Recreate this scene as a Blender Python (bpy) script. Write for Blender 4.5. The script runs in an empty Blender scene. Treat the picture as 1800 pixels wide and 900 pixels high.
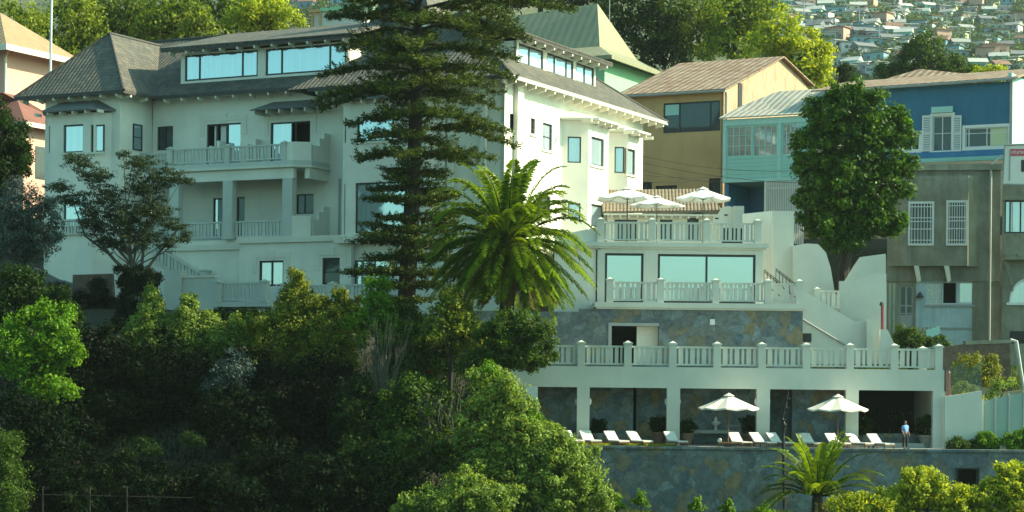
import bpy, math, random
import numpy as np
from mathutils import Vector, Matrix
PI = math.pi
R = math.radians
random.seed(7)
rng = np.random.default_rng(7)
scene = bpy.context.scene
COL = scene.collection

# ---------------------------------------------------------------- camera, sky, sun, exposure
FPX, CX, CY, ROLL, CAMZ = 3560.0, 900.0, 670.0, 0.0105, 30.0
cam_d = bpy.data.cameras.new('camera')
cam = bpy.data.objects.new('camera', cam_d)
COL.objects.link(cam)
cam_d.sensor_width = 36.0
cam_d.lens = 36.0 * FPX / 1800.0
cam_d.shift_y = (CY - 450.0) / 1800.0
cam_d.clip_start = 1.0
cam_d.clip_end = 9000.0
_m = Matrix.Rotation(-ROLL, 4, 'Y') @ Matrix.Rotation(R(90), 4, 'X')
cam.matrix_world = Matrix.Translation((0, 0, CAMZ)) @ _m
scene.camera = cam

SUN_EL, SUN_AZ = R(34), math.atan2(0.05, 1.0)      # azimuth measured from +x towards +y
sun_dir = Vector((math.cos(SUN_EL) * math.cos(SUN_AZ), math.cos(SUN_EL) * math.sin(SUN_AZ), math.sin(SUN_EL)))
world = bpy.data.worlds.new('World')
scene.world = world
world.use_nodes = True
wn = world.node_tree
sky = wn.nodes.new('ShaderNodeTexSky')
sky.sky_type = 'NISHITA'
sky.sun_disc = False
sky.sun_elevation = SUN_EL
sky.sun_rotation = PI / 2 - SUN_AZ
sky.altitude = 50
sky.air_density = 1.0
sky.dust_density = 2.0
sky.ozone_density = 1.0
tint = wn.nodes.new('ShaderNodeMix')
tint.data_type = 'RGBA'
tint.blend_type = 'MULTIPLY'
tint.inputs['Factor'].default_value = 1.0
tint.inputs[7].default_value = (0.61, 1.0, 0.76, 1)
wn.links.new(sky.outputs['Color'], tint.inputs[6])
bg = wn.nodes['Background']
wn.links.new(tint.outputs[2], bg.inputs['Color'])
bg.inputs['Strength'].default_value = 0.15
sun_l = bpy.data.lights.new('sun', 'SUN')
sun_l.energy = 5.0
sun_l.angle = R(0.5)
sun_l.color = (1.0, 0.87, 0.60)
sun_o = bpy.data.objects.new('sun', sun_l)
COL.objects.link(sun_o)
sun_o.rotation_euler = sun_dir.to_track_quat('Z', 'Y').to_euler()
sun_o.location = (60, 100, 120)
vs = scene.view_settings
vs.view_transform = 'Standard'
vs.look = 'None'
vs.gamma = 1.0
vs.use_curve_mapping = False
vs.exposure = 0.98
scene.render.engine = 'CYCLES'
scene.cycles.max_bounces = 6
scene.cycles.diffuse_bounces = 2
scene.cycles.glossy_bounces = 2
scene.cycles.transmission_bounces = 3
scene.cycles.transparent_max_bounces = 4
scene.cycles.volume_bounces = 0

# ---------------------------------------------------------------- materials
def _new(name):
    m = bpy.data.materials.new(name)
    m.use_nodes = True
    nt = m.node_tree
    b = nt.nodes['Principled BSDF']
    return m, nt, b

def N(nt, t, **kw):
    n = nt.nodes.new(t)
    for k, v in kw.items():
        setattr(n, k, v)
    return n

def L(nt, a, b):
    nt.links.new(a, b)

def posn(nt):
    return N(nt, 'ShaderNodeNewGeometry').outputs['Position']

def noise(nt, vec, scale, detail=4, rough=.6):
    n = N(nt, 'ShaderNodeTexNoise')
    n.inputs['Scale'].default_value = scale
    n.inputs['Detail'].default_value = detail
    n.inputs['Roughness'].default_value = rough
    if vec is not None:
        L(nt, vec, n.inputs['Vector'])
    return n.outputs['Fac']

def scaled(nt, vec, s):
    m = N(nt, 'ShaderNodeMapping')
    m.inputs['Scale'].default_value = s
    L(nt, vec, m.inputs['Vector'])
    return m.outputs['Vector']

def ramp(nt, fac, stops, interp='LINEAR'):
    r = N(nt, 'ShaderNodeValToRGB')
    r.color_ramp.interpolation = interp
    el = r.color_ramp.elements
    while len(el) > len(stops):
        el.remove(el[-1])
    while len(el) < len(stops):
        el.new(0.5)
    for e, (p, c) in zip(el, stops):
        e.position = p
        e.color = (c[0], c[1], c[2], 1) if not isinstance(c, (int, float)) else (c, c, c, 1)
    L(nt, fac, r.inputs['Fac'])
    return r.outputs['Color']

def mixc(nt, fac, a, b, mode='MIX'):
    m = N(nt, 'ShaderNodeMix', data_type='RGBA', blend_type=mode)
    if isinstance(fac, (int, float)):
        m.inputs['Factor'].default_value = fac
    else:
        L(nt, fac, m.inputs['Factor'])
    for sock, v in ((6, a), (7, b)):
        if isinstance(v, (tuple, list)):
            m.inputs[sock].default_value = (v[0], v[1], v[2], 1)
        else:
            L(nt, v, m.inputs[sock])
    return m.outputs[2]

def bump(nt, b, h, strength=.3, dist=.02):
    n = N(nt, 'ShaderNodeBump')
    n.inputs['Strength'].default_value = strength
    n.inputs['Distance'].default_value = dist
    L(nt, h, n.inputs['Height'])
    L(nt, n.outputs['Normal'], b.inputs['Normal'])

def mul(c, k):
    return tuple(min(1.0, x * k) for x in c)

def plaster(name, c, stain=.14, streak=.12, rough=.85, fine=.05):
    """painted render: faint blotches, vertical rain streaks, fine grain"""
    m, nt, b = _new(name)
    p = posn(nt)
    big = noise(nt, p, .35, 5)
    st = noise(nt, scaled(nt, p, (1.3, 1.3, .13)), 1.0, 6)
    col = mixc(nt, ramp(nt, big, [(.35, 0), (.7, 1)]), c, mul(c, 1 - stain))
    col = mixc(nt, ramp(nt, st, [(.52, 0), (.85, .6)]), col, mul(c, 1 - streak * 1.6))
    fg = noise(nt, p, 9, 3)
    col = mixc(nt, fg, mul(c, 1 - fine), col, 'MIX') if False else mixc(nt, ramp(nt, fg, [(.3, 1 - fine * 2), (.7, 1)]), col, col, 'MULTIPLY') if False else col
    L(nt, col, b.inputs['Base Color'])
    b.inputs['Roughness'].default_value = rough
    bump(nt, b, noise(nt, p, 14, 4), .25, .01)
    return m

def rough_wall(name, c, c2, c3):
    """weathered bare render with big patches"""
    m, nt, b = _new(name)
    p = posn(nt)
    a = noise(nt, p, .5, 6, .65)
    s = noise(nt, scaled(nt, p, (1.6, 1.6, .2)), 1.2, 6, .6)
    col = ramp(nt, a, [(.3, c3), (.5, c), (.72, c2)])
    col = mixc(nt, ramp(nt, s, [(.48, 0), (.75, .75)]), col, mul(c, .55))
    L(nt, col, b.inputs['Base Color'])
    b.inputs['Roughness'].default_value = .95
    bump(nt, b, noise(nt, p, 6, 6), .5, .03)
    return m

def plain(name, c, rough=.6, var=.12, scale=2.0, metal=0.0, spec=None):
    m, nt, b = _new(name)
    col = mixc(nt, noise(nt, posn(nt), scale, 4), mul(c, 1 - var), mul(c, 1 + var))
    L(nt, col, b.inputs['Base Color'])
    b.inputs['Roughness'].default_value = rough
    b.inputs['Metallic'].default_value = metal
    if spec is not None:
        b.inputs['Specular IOR Level'].default_value = spec
    return m

def slate(name, scale=1.0, dark=1.0):
    """irregular slate flagstone cladding in blue grey, ochre and dark stones"""
    m, nt, b = _new(name)
    p = posn(nt)
    dist = N(nt, 'ShaderNodeTexNoise')
    dist.inputs['Scale'].default_value = 1.3
    L(nt, p, dist.inputs['Vector'])
    off = N(nt, 'ShaderNodeVectorMath', operation='SCALE')
    off.inputs['Scale'].default_value = .7
    L(nt, dist.outputs['Color'], off.inputs[0])
    add = N(nt, 'ShaderNodeVectorMath', operation='ADD')
    L(nt, p, add.inputs[0])
    L(nt, off.outputs[0], add.inputs[1])
    v = N(nt, 'ShaderNodeTexVoronoi')
    v.inputs['Scale'].default_value = 1.35 * scale
    L(nt, add.outputs[0], v.inputs['Vector'])
    e = N(nt, 'ShaderNodeTexVoronoi', feature='DISTANCE_TO_EDGE')
    e.inputs['Scale'].default_value = 1.35 * scale
    L(nt, add.outputs[0], e.inputs['Vector'])
    sep = N(nt, 'ShaderNodeSeparateColor')
    L(nt, v.outputs['Color'], sep.inputs[0])
    d = dark
    col = ramp(nt, sep.outputs[0], [(0, (.10*d, .13*d, .15*d)), (.22, (.17*d, .23*d, .25*d)), (.42, (.15*d, .175*d, .17*d)), (.58, (.09*d, .135*d, .17*d)),
                                    (.78, (.23*d, .19*d, .11*d)), (.84, (.12*d, .15*d, .14*d)), (1.0, (.17*d, .21*d, .22*d))])
    blot = ramp(nt, noise(nt, p, 2.6, 6, .7), [(.3, .55), (.7, 1.25)])
    col = mixc(nt, 1.0, col, blot, 'MULTIPLY')
    grow = ramp(nt, e.outputs['Distance'], [(0, 0), (.018, 1)])
    col = mixc(nt, grow, (.055*d, .07*d, .07*d), col)
    L(nt, col, b.inputs['Base Color'])
    b.inputs['Roughness'].default_value = .8
    bump(nt, b, grow, .4, .03)
    return m

def uvn(nt):
    return N(nt, 'ShaderNodeUVMap').outputs['UV']

def tile_roof(name, c1, c2, pitch=.36, course=.40, strength=1.0):
    m, nt, b = _new(name)
    uv = uvn(nt)
    sp = N(nt, 'ShaderNodeSeparateXYZ')
    L(nt, uv, sp.inputs[0])
    def frac(sock, period):
        d = N(nt, 'ShaderNodeMath', operation='DIVIDE')
        L(nt, sock, d.inputs[0])
        d.inputs[1].default_value = period
        f = N(nt, 'ShaderNodeMath', operation='FRACT')
        L(nt, d.outputs[0], f.inputs[0])
        return f.outputs[0], d.outputs[0]
    fu, du = frac(sp.outputs['X'], pitch)
    fv, dv = frac(sp.outputs['Y'], course)
    s = N(nt, 'ShaderNodeMath', operation='SINE')
    t = N(nt, 'ShaderNodeMath', operation='MULTIPLY')
    L(nt, fu, t.inputs[0])
    t.inputs[1].default_value = PI
    L(nt, t.outputs[0], s.inputs[0])
    h = N(nt, 'ShaderNodeMath', operation='MULTIPLY_ADD')
    L(nt, fv, h.inputs[0])
    h.inputs[1].default_value = -.8
    L(nt, s.outputs[0], h.inputs[2])
    # a colour of its own per tile
    fl = N(nt, 'ShaderNodeVectorMath', operation='FLOOR')
    cb = N(nt, 'ShaderNodeCombineXYZ')
    L(nt, du, cb.inputs[0])
    L(nt, dv, cb.inputs[1])
    L(nt, cb.outputs[0], fl.inputs[0])
    wn_ = N(nt, 'ShaderNodeTexWhiteNoise', noise_dimensions='2D')
    L(nt, fl.outputs[0], wn_.inputs['Vector'])
    col = mixc(nt, wn_.outputs['Value'], c1, c2)
    col = mixc(nt, ramp(nt, noise(nt, posn(nt), .6, 5), [(.35, 0), (.75, .6)]), col, mul(c1, .7))
    gap = ramp(nt, fv, [(0, .35), (.14, 1), (1, 1)])
    gap2 = ramp(nt, s.outputs[0], [(0, .45), (.35, 1)])
    col = mixc(nt, 1.0, col, gap, 'MULTIPLY')
    col = mixc(nt, 1.0, col, gap2, 'MULTIPLY')
    L(nt, col, b.inputs['Base Color'])
    b.inputs['Roughness'].default_value = .75
    bump(nt, b, h.outputs[0], strength, .06)
    return m

def ribbed(name, c1, c2, period=.18, rust=0.0, axis='X', strength=.8, rough=.6, lines=.8):
    """corrugated sheet (axis X: ribs run up the slope) or lap siding (axis Y)"""
    m, nt, b = _new(name)
    sp = N(nt, 'ShaderNodeSeparateXYZ')
    L(nt, uvn(nt), sp.inputs[0])
    t = N(nt, 'ShaderNodeMath', operation='MULTIPLY')
    L(nt, sp.outputs[axis], t.inputs[0])
    if axis == 'X':
        t.inputs[1].default_value = 2 * PI / period
        s = N(nt, 'ShaderNodeMath', operation='SINE')
    else:
        t.inputs[1].default_value = 1 / period
        s = N(nt, 'ShaderNodeMath', operation='FRACT')
    L(nt, t.outputs[0], s.inputs[0])
    col = mixc(nt, ramp(nt, noise(nt, scaled(nt, posn(nt), (1, 1, .4)), .9, 6, .7), [(.35, 0), (.65, 1)]), c1, c2)
    if rust:
        col = mixc(nt, ramp(nt, noise(nt, scaled(nt, posn(nt), (.8, .8, .5)), 1.1, 7, .75), [(.5, 0), (.62, rust)]), col, (.20, .075, .03))
    line = ramp(nt, s.outputs[0], [(0, .62), (.25, 1)]) if axis == 'X' else ramp(nt, s.outputs[0], [(0, .45), (.12, 1), (1, 1)])
    col = mixc(nt, lines, col, line, 'MULTIPLY')
    L(nt, col, b.inputs['Base Color'])
    b.inputs['Roughness'].default_value = rough
    bump(nt, b, s.outputs[0], strength, .03)
    return m

def brick(name, c1, c2, cm, w=.5, h=.16):
    m, nt, b = _new(name)
    t = N(nt, 'ShaderNodeTexBrick')
    t.inputs['Scale'].default_value = 1
    t.inputs['Brick Width'].default_value = w
    t.inputs['Row Height'].default_value = h
    t.inputs['Mortar Size'].default_value = .02
    t.inputs['Color1'].default_value = (*c1, 1)
    t.inputs['Color2'].default_value = (*c2, 1)
    t.inputs['Mortar'].default_value = (*cm, 1)
    L(nt, uvn(nt), t.inputs['Vector'])
    col = mixc(nt, 1.0, t.outputs['Color'], ramp(nt, noise(nt, posn(nt), 1.5, 6), [(.3, .6), (.7, 1.2)]), 'MULTIPLY')
    L(nt, col, b.inputs['Base Color'])
    b.inputs['Roughness'].default_value = .9
    bump(nt, b, t.outputs['Fac'], -.4, .02)
    return m

def glass(name, c, refl=.35, curtain=True):
    """window pane: what stands behind it (curtain folds or a dim room) under a clear reflection"""
    m, nt, b = _new(name)
    p = posn(nt)
    if curtain:
        w = noise(nt, scaled(nt, p, (3.5, 3.5, .05)), 1.0, 2)
        col = mixc(nt, ramp(nt, w, [(.35, 0), (.65, 1)]), mul(c, .9), mul(c, 1.1))
    else:
        col = mixc(nt, noise(nt, p, .8, 3), mul(c, .5), mul(c, 1.5))
    L(nt, col, b.inputs['Base Color'])
    b.inputs['Roughness'].default_value = .7
    g = N(nt, 'ShaderNodeBsdfGlossy')
    g.inputs['Roughness'].default_value = .03
    g.inputs['Color'].default_value = (.70, .86, 1.0, 1)
    wob = N(nt, 'ShaderNodeBump')
    wob.inputs['Strength'].default_value = .02
    wob.inputs['Distance'].default_value = .05
    L(nt, noise(nt, p, .9, 2), wob.inputs['Height'])
    L(nt, wob.outputs['Normal'], g.inputs['Normal'])
    mx = N(nt, 'ShaderNodeMixShader')
    mx.inputs[0].default_value = refl
    L(nt, b.outputs[0], mx.inputs[1])
    L(nt, g.outputs[0], mx.inputs[2])
    L(nt, mx.outputs[0], nt.nodes['Material Output'].inputs['Surface'])
    return m

def leafmat(name, c1, c2, trans=.35, rough=.55, tr=None, c3=None, spec=.18):
    """c1..c2: spread of leaf colours (per leaf), c3: odd dry or young leaf"""
    m, nt, b = _new(name)
    a = N(nt, 'ShaderNodeAttribute', attribute_name='tint')
    stops = [(0, c1), (.85, c2)]
    if c3:
        stops += [(.93, c2), (1.0, c3)]
    col = ramp(nt, a.outputs['Fac'], stops)
    L(nt, col, b.inputs['Base Color'])
    b.inputs['Roughness'].default_value = rough
    b.inputs['Specular IOR Level'].default_value = spec
    t = N(nt, 'ShaderNodeBsdfTranslucent')
    tc = mixc(nt, 1.0, col, tr or (1.9, 1.7, .7), 'MULTIPLY')
    L(nt, tc, t.inputs['Color'])
    mx = N(nt, 'ShaderNodeMixShader')
    mx.inputs[0].default_value = trans
    L(nt, b.outputs[0], mx.inputs[1])
    L(nt, t.outputs[0], mx.inputs[2])
    L(nt, mx.outputs[0], nt.nodes['Material Output'].inputs['Surface'])
    return m

M = {}
M['white'] = plaster('white_render', (.86, .84, .75), .15, .14)
M['white2'] = plaster('white_paint', (.60, .63, .58), .14, .13)
M['trim'] = plaster('cream_trim', (.80, .78, .67), .14, .12)
M['eave'] = plain('eave_boards', (.62, .60, .48), .8)
M['frame'] = plain('dark_frame', (.022, .026, .03), .45, .2)
M['frame_brown'] = plain('brown_frame', (.05, .035, .03), .5, .2)
M['pane'] = glass('curtained_glass', (.38, .50, .56), .46)
M['pane_sky'] = glass('clear_glass', (.05, .10, .11), .70, False)
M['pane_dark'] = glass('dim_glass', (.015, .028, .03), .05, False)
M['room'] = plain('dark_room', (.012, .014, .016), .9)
M['tile'] = tile_roof('slate_tiles', (.080, .088, .080), (.17, .150, .12))
M['tile_dark'] = plain('tile_ridge', (.06, .06, .058), .8)
M['terracotta_roof'] = tile_roof('clay_tiles', (.20, .16, .11), (.26, .20, .14), .26, .9)
M['slate'] = slate('slate_cladding', 1.0, 1.0)
M['slate_in'] = slate('slate_recess', .9, 1.35)  # same slate, colour made paler to lift the shaded recess
M['floor'] = plain('terrace_paving', (.35, .36, .34), .7)
M['leadroof'] = plain('lead_roof', (.13, .14, .14), .6)
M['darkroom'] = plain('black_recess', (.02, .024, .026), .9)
M['black'] = plain('black_iron', (.012, .012, .014), .5)
M['steel'] = plain('grey_pipe', (.33, .35, .35), .5)
M['zinc'] = plain('zinc_gutter', (.42, .44, .42), .5)
M['canvas'] = plain('canvas', (.80, .76, .66), .85, .05)
M['canvas_blue'] = plain('canvas_white', (.74, .76, .74), .85, .05)
M['wood'] = plain('teak', (.20, .10, .045), .6, .3, 6)
M['cushion'] = plain('cushion', (.66, .68, .66), .85, .04)
M['clay'] = plain('terracotta_pot', (.20, .12, .09), .8)
M['pot_grey'] = plain('grey_pot', (.20, .20, .18), .8)

M['bark'] = plain('bark', (.030, .026, .020), .95, .35, 5)
M['bark_grey'] = plain('grey_bark', (.10, .095, .075), .95, .3, 5)
# ---------------------------------------------------------------- geometry helpers
def ray(px, py):
    x, y = px - CX, CY - py
    c, s = math.cos(ROLL), math.sin(ROLL)
    return ((x * c - y * s) / FPX, (x * s + y * c) / FPX)

def at(px, py, D):
    a, b = ray(px, py)
    return Vector((a * D, D, CAMZ + b * D))

class Frame:
    """vertical facade frame: u runs along it, w outwards, z up (absolute)"""
    def __init__(s, ox, oy, ang):
        s.o = (ox, oy)
        s.U = (math.cos(ang), math.sin(ang))
        s.W = (math.sin(ang), -math.cos(ang))
    def P(s, u, w, z):
        return (s.o[0] + u * s.U[0] + w * s.W[0], s.o[1] + u * s.U[1] + w * s.W[1], z)
    def pick(s, px, py, w=0.0):
        a, b = ray(px, py)
        # point = t*(a,1); (p-o).W = w
        t = (w + s.o[0] * s.W[0] + s.o[1] * s.W[1]) / (a * s.W[0] + s.W[1])
        u = (a * t - s.o[0]) * s.U[0] + (t - s.o[1]) * s.U[1]
        return u, CAMZ + b * t
    def picku(s, px, py, u=0.0):
        """hit the cross plane u = const: returns w, z"""
        a, b = ray(px, py)
        t = (u + s.o[0] * s.U[0] + s.o[1] * s.U[1]) / (a * s.U[0] + s.U[1])
        w = (a * t - s.o[0]) * s.W[0] + (t - s.o[1]) * s.W[1]
        return w, CAMZ + b * t
    def rect(s, x0, y0, x1, y1, w=0.0):
        ym, xm = (y0 + y1) / 2, (x0 + x1) / 2
        return s.pick(x0, ym, w)[0], s.pick(x1, ym, w)[0], s.pick(xm, y1, w)[1], s.pick(xm, y0, w)[1]

class MB:
    def __init__(s, f=None):
        s.f = f
        s.v, s.fc = [], []
    def add(s, pts, faces):
        n = len(s.v)
        s.v += [s.f.P(*p) if s.f else tuple(p) for p in pts]
        s.fc += [tuple(i + n for i in q) for q in faces]
        return s
    def box(s, x0, x1, y0, y1, z0, z1):
        x0, x1 = min(x0, x1), max(x0, x1)
        y0, y1 = min(y0, y1), max(y0, y1)
        z0, z1 = min(z0, z1), max(z0, z1)
        p = [(x, y, z) for z in (z0, z1) for y in (y0, y1) for x in (x0, x1)]
        F = [(0, 2, 3, 1), (4, 5, 7, 6), (0, 1, 5, 4), (2, 6, 7, 3), (0, 4, 6, 2), (1, 3, 7, 5)]
        if s.f:
            F = [q[::-1] for q in F]
        return s.add(p, F)
    def poly(s, pts):
        return s.add(pts, [tuple(range(len(pts)))])
    def slab(s, pts, t):
        """thick sheet: pts are the top outline, t the thickness below"""
        n = len(pts)
        q = list(pts) + [(p[0], p[1], p[2] - t) for p in pts]
        F = [tuple(range(n)), tuple(range(2 * n - 1, n - 1, -1))] + [(i, i + n, (i + 1) % n + n, (i + 1) % n) for i in range(n)]
        return s.add(q, F)
    def extr(s, uz, w0, w1):
        """polygon in (u,z) extruded from w0 to w1"""
        n = len(uz)
        q = [(u, w1, z) for u, z in uz] + [(u, w0, z) for u, z in uz]
        F = [tuple(range(n)), tuple(range(2 * n - 1, n - 1, -1))] + [(i, i + n, (i + 1) % n + n, (i + 1) % n) for i in range(n)]
        return s.add(q, F)
    def prism(s, xy, z0, z1):
        n = len(xy)
        q = [(x, y, z1) for x, y in xy] + [(x, y, z0) for x, y in xy]
        F = [tuple(range(n)), tuple(range(2 * n - 1, n - 1, -1))] + [(i, i + n, (i + 1) % n + n, (i + 1) % n) for i in range(n)]
        return s.add(q, F)
    def tube(s, pts, rad, n=8, cap=True):
        pts = [Vector(p) for p in pts]
        if isinstance(rad, (int, float)):
            rad = [rad] * len(pts)
        V, F = [], []
        for i, p in enumerate(pts):
            d = (pts[min(i + 1, len(pts) - 1)] - pts[max(i - 1, 0)])
            d = d.normalized() if d.length > 1e-9 else Vector((0, 0, 1))
            a = d.cross(Vector((0, 0, 1)) if abs(d.z) < .9 else Vector((1, 0, 0))).normalized()
            b = d.cross(a)
            for k in range(n):
                t = 2 * PI * k / n
                V.append(tuple(p + (a * math.cos(t) + b * math.sin(t)) * rad[i]))
        for i in range(len(pts) - 1):
            for k in range(n):
                k2 = (k + 1) % n
                F.append((i * n + k, (i + 1) * n + k, (i + 1) * n + k2, i * n + k2))
        if cap:
            F.append(tuple(range(n)))
            F.append(tuple((len(pts) - 1) * n + k for k in range(n - 1, -1, -1)))
        return s.add(V, F)
    def lathe(s, prof, c=(0, 0, 0), n=16):
        V, F = [], []
        for r, z in prof:
            for k in range(n):
                t = 2 * PI * k / n
                V.append((c[0] + r * math.cos(t), c[1] + r * math.sin(t), c[2] + z))
        for i in range(len(prof) - 1):
            for k in range(n):
                k2 = (k + 1) % n
                F.append((i * n + k, i * n + k2, (i + 1) * n + k2, (i + 1) * n + k))
        F.append(tuple(range(n - 1, -1, -1)))
        F.append(tuple((len(prof) - 1) * n + k for k in range(n)))
        return s.add(V, F)

def worldloc(o):
    v = Vector(o.location)
    while o.parent:
        o = o.parent
        v = v + Vector(o.location)
    return v

def obj(name, mb, m, parent=None, smooth=False, loc=None):
    """mesh given in world coordinates (roots are only translated while building)"""
    me = bpy.data.meshes.new(name)
    o = bpy.data.objects.new(name, me)
    COL.objects.link(o)
    base = worldloc(parent) if parent else Vector(loc) if loc is not None else Vector((0, 0, 0))
    me.from_pydata([(v[0] - base.x, v[1] - base.y, v[2] - base.z) for v in mb.v], [], mb.fc)
    uv = me.uv_layers.new(name='UVMap')
    data = np.zeros((len(me.loops), 2), dtype=np.float32)
    vs_ = mb.v
    for p in me.polygons:
        n = p.normal
        if abs(n.z) > .999:
            ax, ay = Vector((1, 0, 0)), Vector((0, 1, 0))
        else:
            ax = Vector((-n.y, n.x, 0)).normalized()
            ay = n.cross(ax)
        for li, vi in zip(p.loop_indices, p.vertices):
            q = Vector(vs_[vi])
            data[li] = (q.dot(ax), q.dot(ay))
    uv.data.foreach_set('uv', data.ravel())
    me.materials.append(M[m] if isinstance(m, str) else m)
    if smooth:
        me.polygons.foreach_set('use_smooth', [True] * len(me.polygons))
    if parent:
        o.parent = parent
    elif loc is not None:
        o.location = loc
    return o

def tag(o, label, cat, group=None):
    o['label'] = label
    o['category'] = cat
    if group:
        o['group'] = group
    return o

def thing(name, label, cat, loc, group=None):
    o = bpy.data.objects.new(name, None)
    COL.objects.link(o)
    o.location = loc
    o.empty_display_size = .3
    return tag(o, label, cat, group)

def kind(o, k):
    o['kind'] = k
    return o

def dup(root, loc, rz=0.0, label=None, scale=None):
    r = root.copy()
    COL.objects.link(r)
    r.location = loc
    r.rotation_euler = (0, 0, rz)
    if scale:
        r.scale = scale
    if label:
        r['label'] = label
    for ch in list(root.children):
        c = ch.copy()
        COL.objects.link(c)
        c.parent = r
        for g in list(ch.children):
            d = g.copy()
            COL.objects.link(d)
            d.parent = c
    return r

def holes_wall(mb, u0, u1, z0, z1, w, holes, t=.35):
    """front sheet of a wall at w with rectangular openings, their reveals t deep, and its outer ends"""
    hs = [(max(a, u0), min(b, u1), max(c, z0), min(d, z1)) for a, b, c, d in holes if b > u0 and a < u1 and d > z0 and c < z1]
    us = sorted({u0, u1, *[h[0] for h in hs], *[h[1] for h in hs]})
    zs = sorted({z0, z1, *[h[2] for h in hs], *[h[3] for h in hs]})
    def inside(u, z):
        return any(h[0] < u < h[1] and h[2] < z < h[3] for h in hs)
    for i in range(len(us) - 1):
        j = 0
        while j < len(zs) - 1:
            um = (us[i] + us[i + 1]) / 2
            if inside(um, (zs[j] + zs[j + 1]) / 2):
                j += 1
                continue
            k = j
            while k < len(zs) - 1 and not inside(um, (zs[k] + zs[k + 1]) / 2):
                k += 1
            a, b, c, d = us[i], us[i + 1], zs[j], zs[k]
            mb.poly([(a, w, c), (b, w, c), (b, w, d), (a, w, d)])
            j = k
    for a, b, c, d in hs:
        mb.poly([(a, w, c), (a, w, d), (a, w - t, d), (a, w - t, c)])
        mb.poly([(b, w, c), (b, w - t, c), (b, w - t, d), (b, w, d)])
        mb.poly([(a, w, d), (b, w, d), (b, w - t, d), (a, w - t, d)])
        mb.poly([(a, w, c), (a, w - t, c), (b, w - t, c), (b, w, c)])
    for u, q in ((u0, 1), (u1, -1)):
        mb.poly([(u, w, z0), (u, w, z1), (u, w - t, z1), (u, w - t, z0)][::q])

def window(f, par, r, w, style='pane', name='window', fm='frame', fw=.10, mull=(), trans=(), sill=None, deep=.16, cell=None):
    """framed window set back in its opening; r = (u0,u1,z0,z1); mull/trans = bar positions 0..1"""
    u0, u1, z0, z1 = r
    wi = w - deep
    m = MB(f)
    m.box(u0, u0 + fw, wi - .05, wi + .04, z0, z1)
    m.box(u1 - fw, u1, wi - .05, wi + .04, z0, z1)
    m.box(u0 + fw, u1 - fw, wi - .05, wi + .04, z1 - fw, z1)
    m.box(u0 + fw, u1 - fw, wi - .05, wi + .04, z0, z0 + fw)
    for k in mull:
        c = u0 + (u1 - u0) * k
        m.box(c - fw * .45, c + fw * .45, wi - .04, wi + .035, z0 + fw, z1 - fw)
    for k in trans:
        c = z0 + (z1 - z0) * k
        m.box(u0 + fw, u1 - fw, wi - .035, wi + .03, c - fw * .3, c + fw * .3)
    o = obj(name, m, fm, par)
    if style:
        p = MB(f)
        p.poly([(u0 + fw, wi - .02, z0 + fw), (u1 - fw, wi - .02, z0 + fw), (u1 - fw, wi - .02, z1 - fw), (u0 + fw, wi - .02, z1 - fw)])
        obj('pane', p, style, o)
    if sill:
        s_ = MB(f)
        s_.box(u0 - .15, u1 + .15, w + .003, w + .12, z0 - .16, z0 - .003)
        obj('sill', s_, sill, o)
    return o

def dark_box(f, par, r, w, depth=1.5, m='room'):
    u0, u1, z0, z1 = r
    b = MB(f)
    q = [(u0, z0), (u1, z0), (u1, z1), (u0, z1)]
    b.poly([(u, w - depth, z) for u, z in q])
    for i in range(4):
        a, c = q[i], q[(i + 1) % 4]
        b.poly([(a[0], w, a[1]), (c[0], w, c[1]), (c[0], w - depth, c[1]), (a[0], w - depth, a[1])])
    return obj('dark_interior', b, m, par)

def post(f, par, u, w, z0, z1, s=.38, m='white2'):
    b = MB(f)
    h = s / 2
    b.box(u - h, u + h, w - h, w + h, z0, z1 - .14)
    b.box(u - h - .06, u + h + .06, w - h - .06, w + h + .06, z1 - .14, z1 - .03)
    q = [(u - h, w - h, z1 - .03), (u + h, w - h, z1 - .03), (u + h, w + h, z1 - .03), (u - h, w + h, z1 - .03), (u, w, z1 + .1)]
    b.add(q, [(0, 1, 4), (1, 2, 4), (2, 3, 4), (3, 0, 4)])
    return obj('balustrade_post', b, m, par)

def panel(f, par, u0, u1, w, z0, z1, m='white2', z0b=None, z1b=None, gap=.13, name='balustrade_panel', wide=.25, nar=.14, gp=.125):
    """rail, foot rail and flat boards, wide and narrow by turns; z?b: heights at the u1 end when it slopes"""
    b = MB(f)
    dz = 0 if z0b is None else z0b - z0
    def za(u, z):
        return z + dz * (u - u0) / (u1 - u0)
    def bar(zb, zt, d):
        b.add([(u0, w - d, za(u0, zb)), (u1, w - d, za(u1, zb)), (u1, w + d, za(u1, zb)), (u0, w + d, za(u0, zb)),
               (u0, w - d, za(u0, zt)), (u1, w - d, za(u1, zt)), (u1, w + d, za(u1, zt)), (u0, w + d, za(u0, zt))],
              [(0, 1, 2, 3), (4, 7, 6, 5), (3, 2, 6, 7), (0, 4, 5, 1), (0, 3, 7, 4), (1, 5, 6, 2)])
    bar(z1 - .12, z1, .09)
    bar(z0 + gap, z0 + gap + .1, .05)
    per = wide + nar + 2 * gp
    n = max(1, round((u1 - u0 - gp) / per))
    k = (u1 - u0) / (n * per + gp)
    u = u0 + gp * k
    for i in range(n * 2):
        ww = (wide if i % 2 == 0 else nar) * k
        zb, zt = za(u + ww / 2, z0 + gap + .1), za(u + ww / 2, z1 - .12)
        b.box(u, u + ww, w - .03, w + .03, zb, zt)
        u += ww + gp * k
    return obj(name, b, m, par)

def balustrade(f, par, us, w, z0, H, s=.38, m='white2', skip=(), ext=.08):
    for i, u in enumerate(us):
        post(f, par, u, w, z0, z0 + H + ext, s, m)
        if i < len(us) - 1 and i not in skip:
            panel(f, par, u + s / 2, us[i + 1] - s / 2, w, z0, z0 + H - .05, m)

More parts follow.
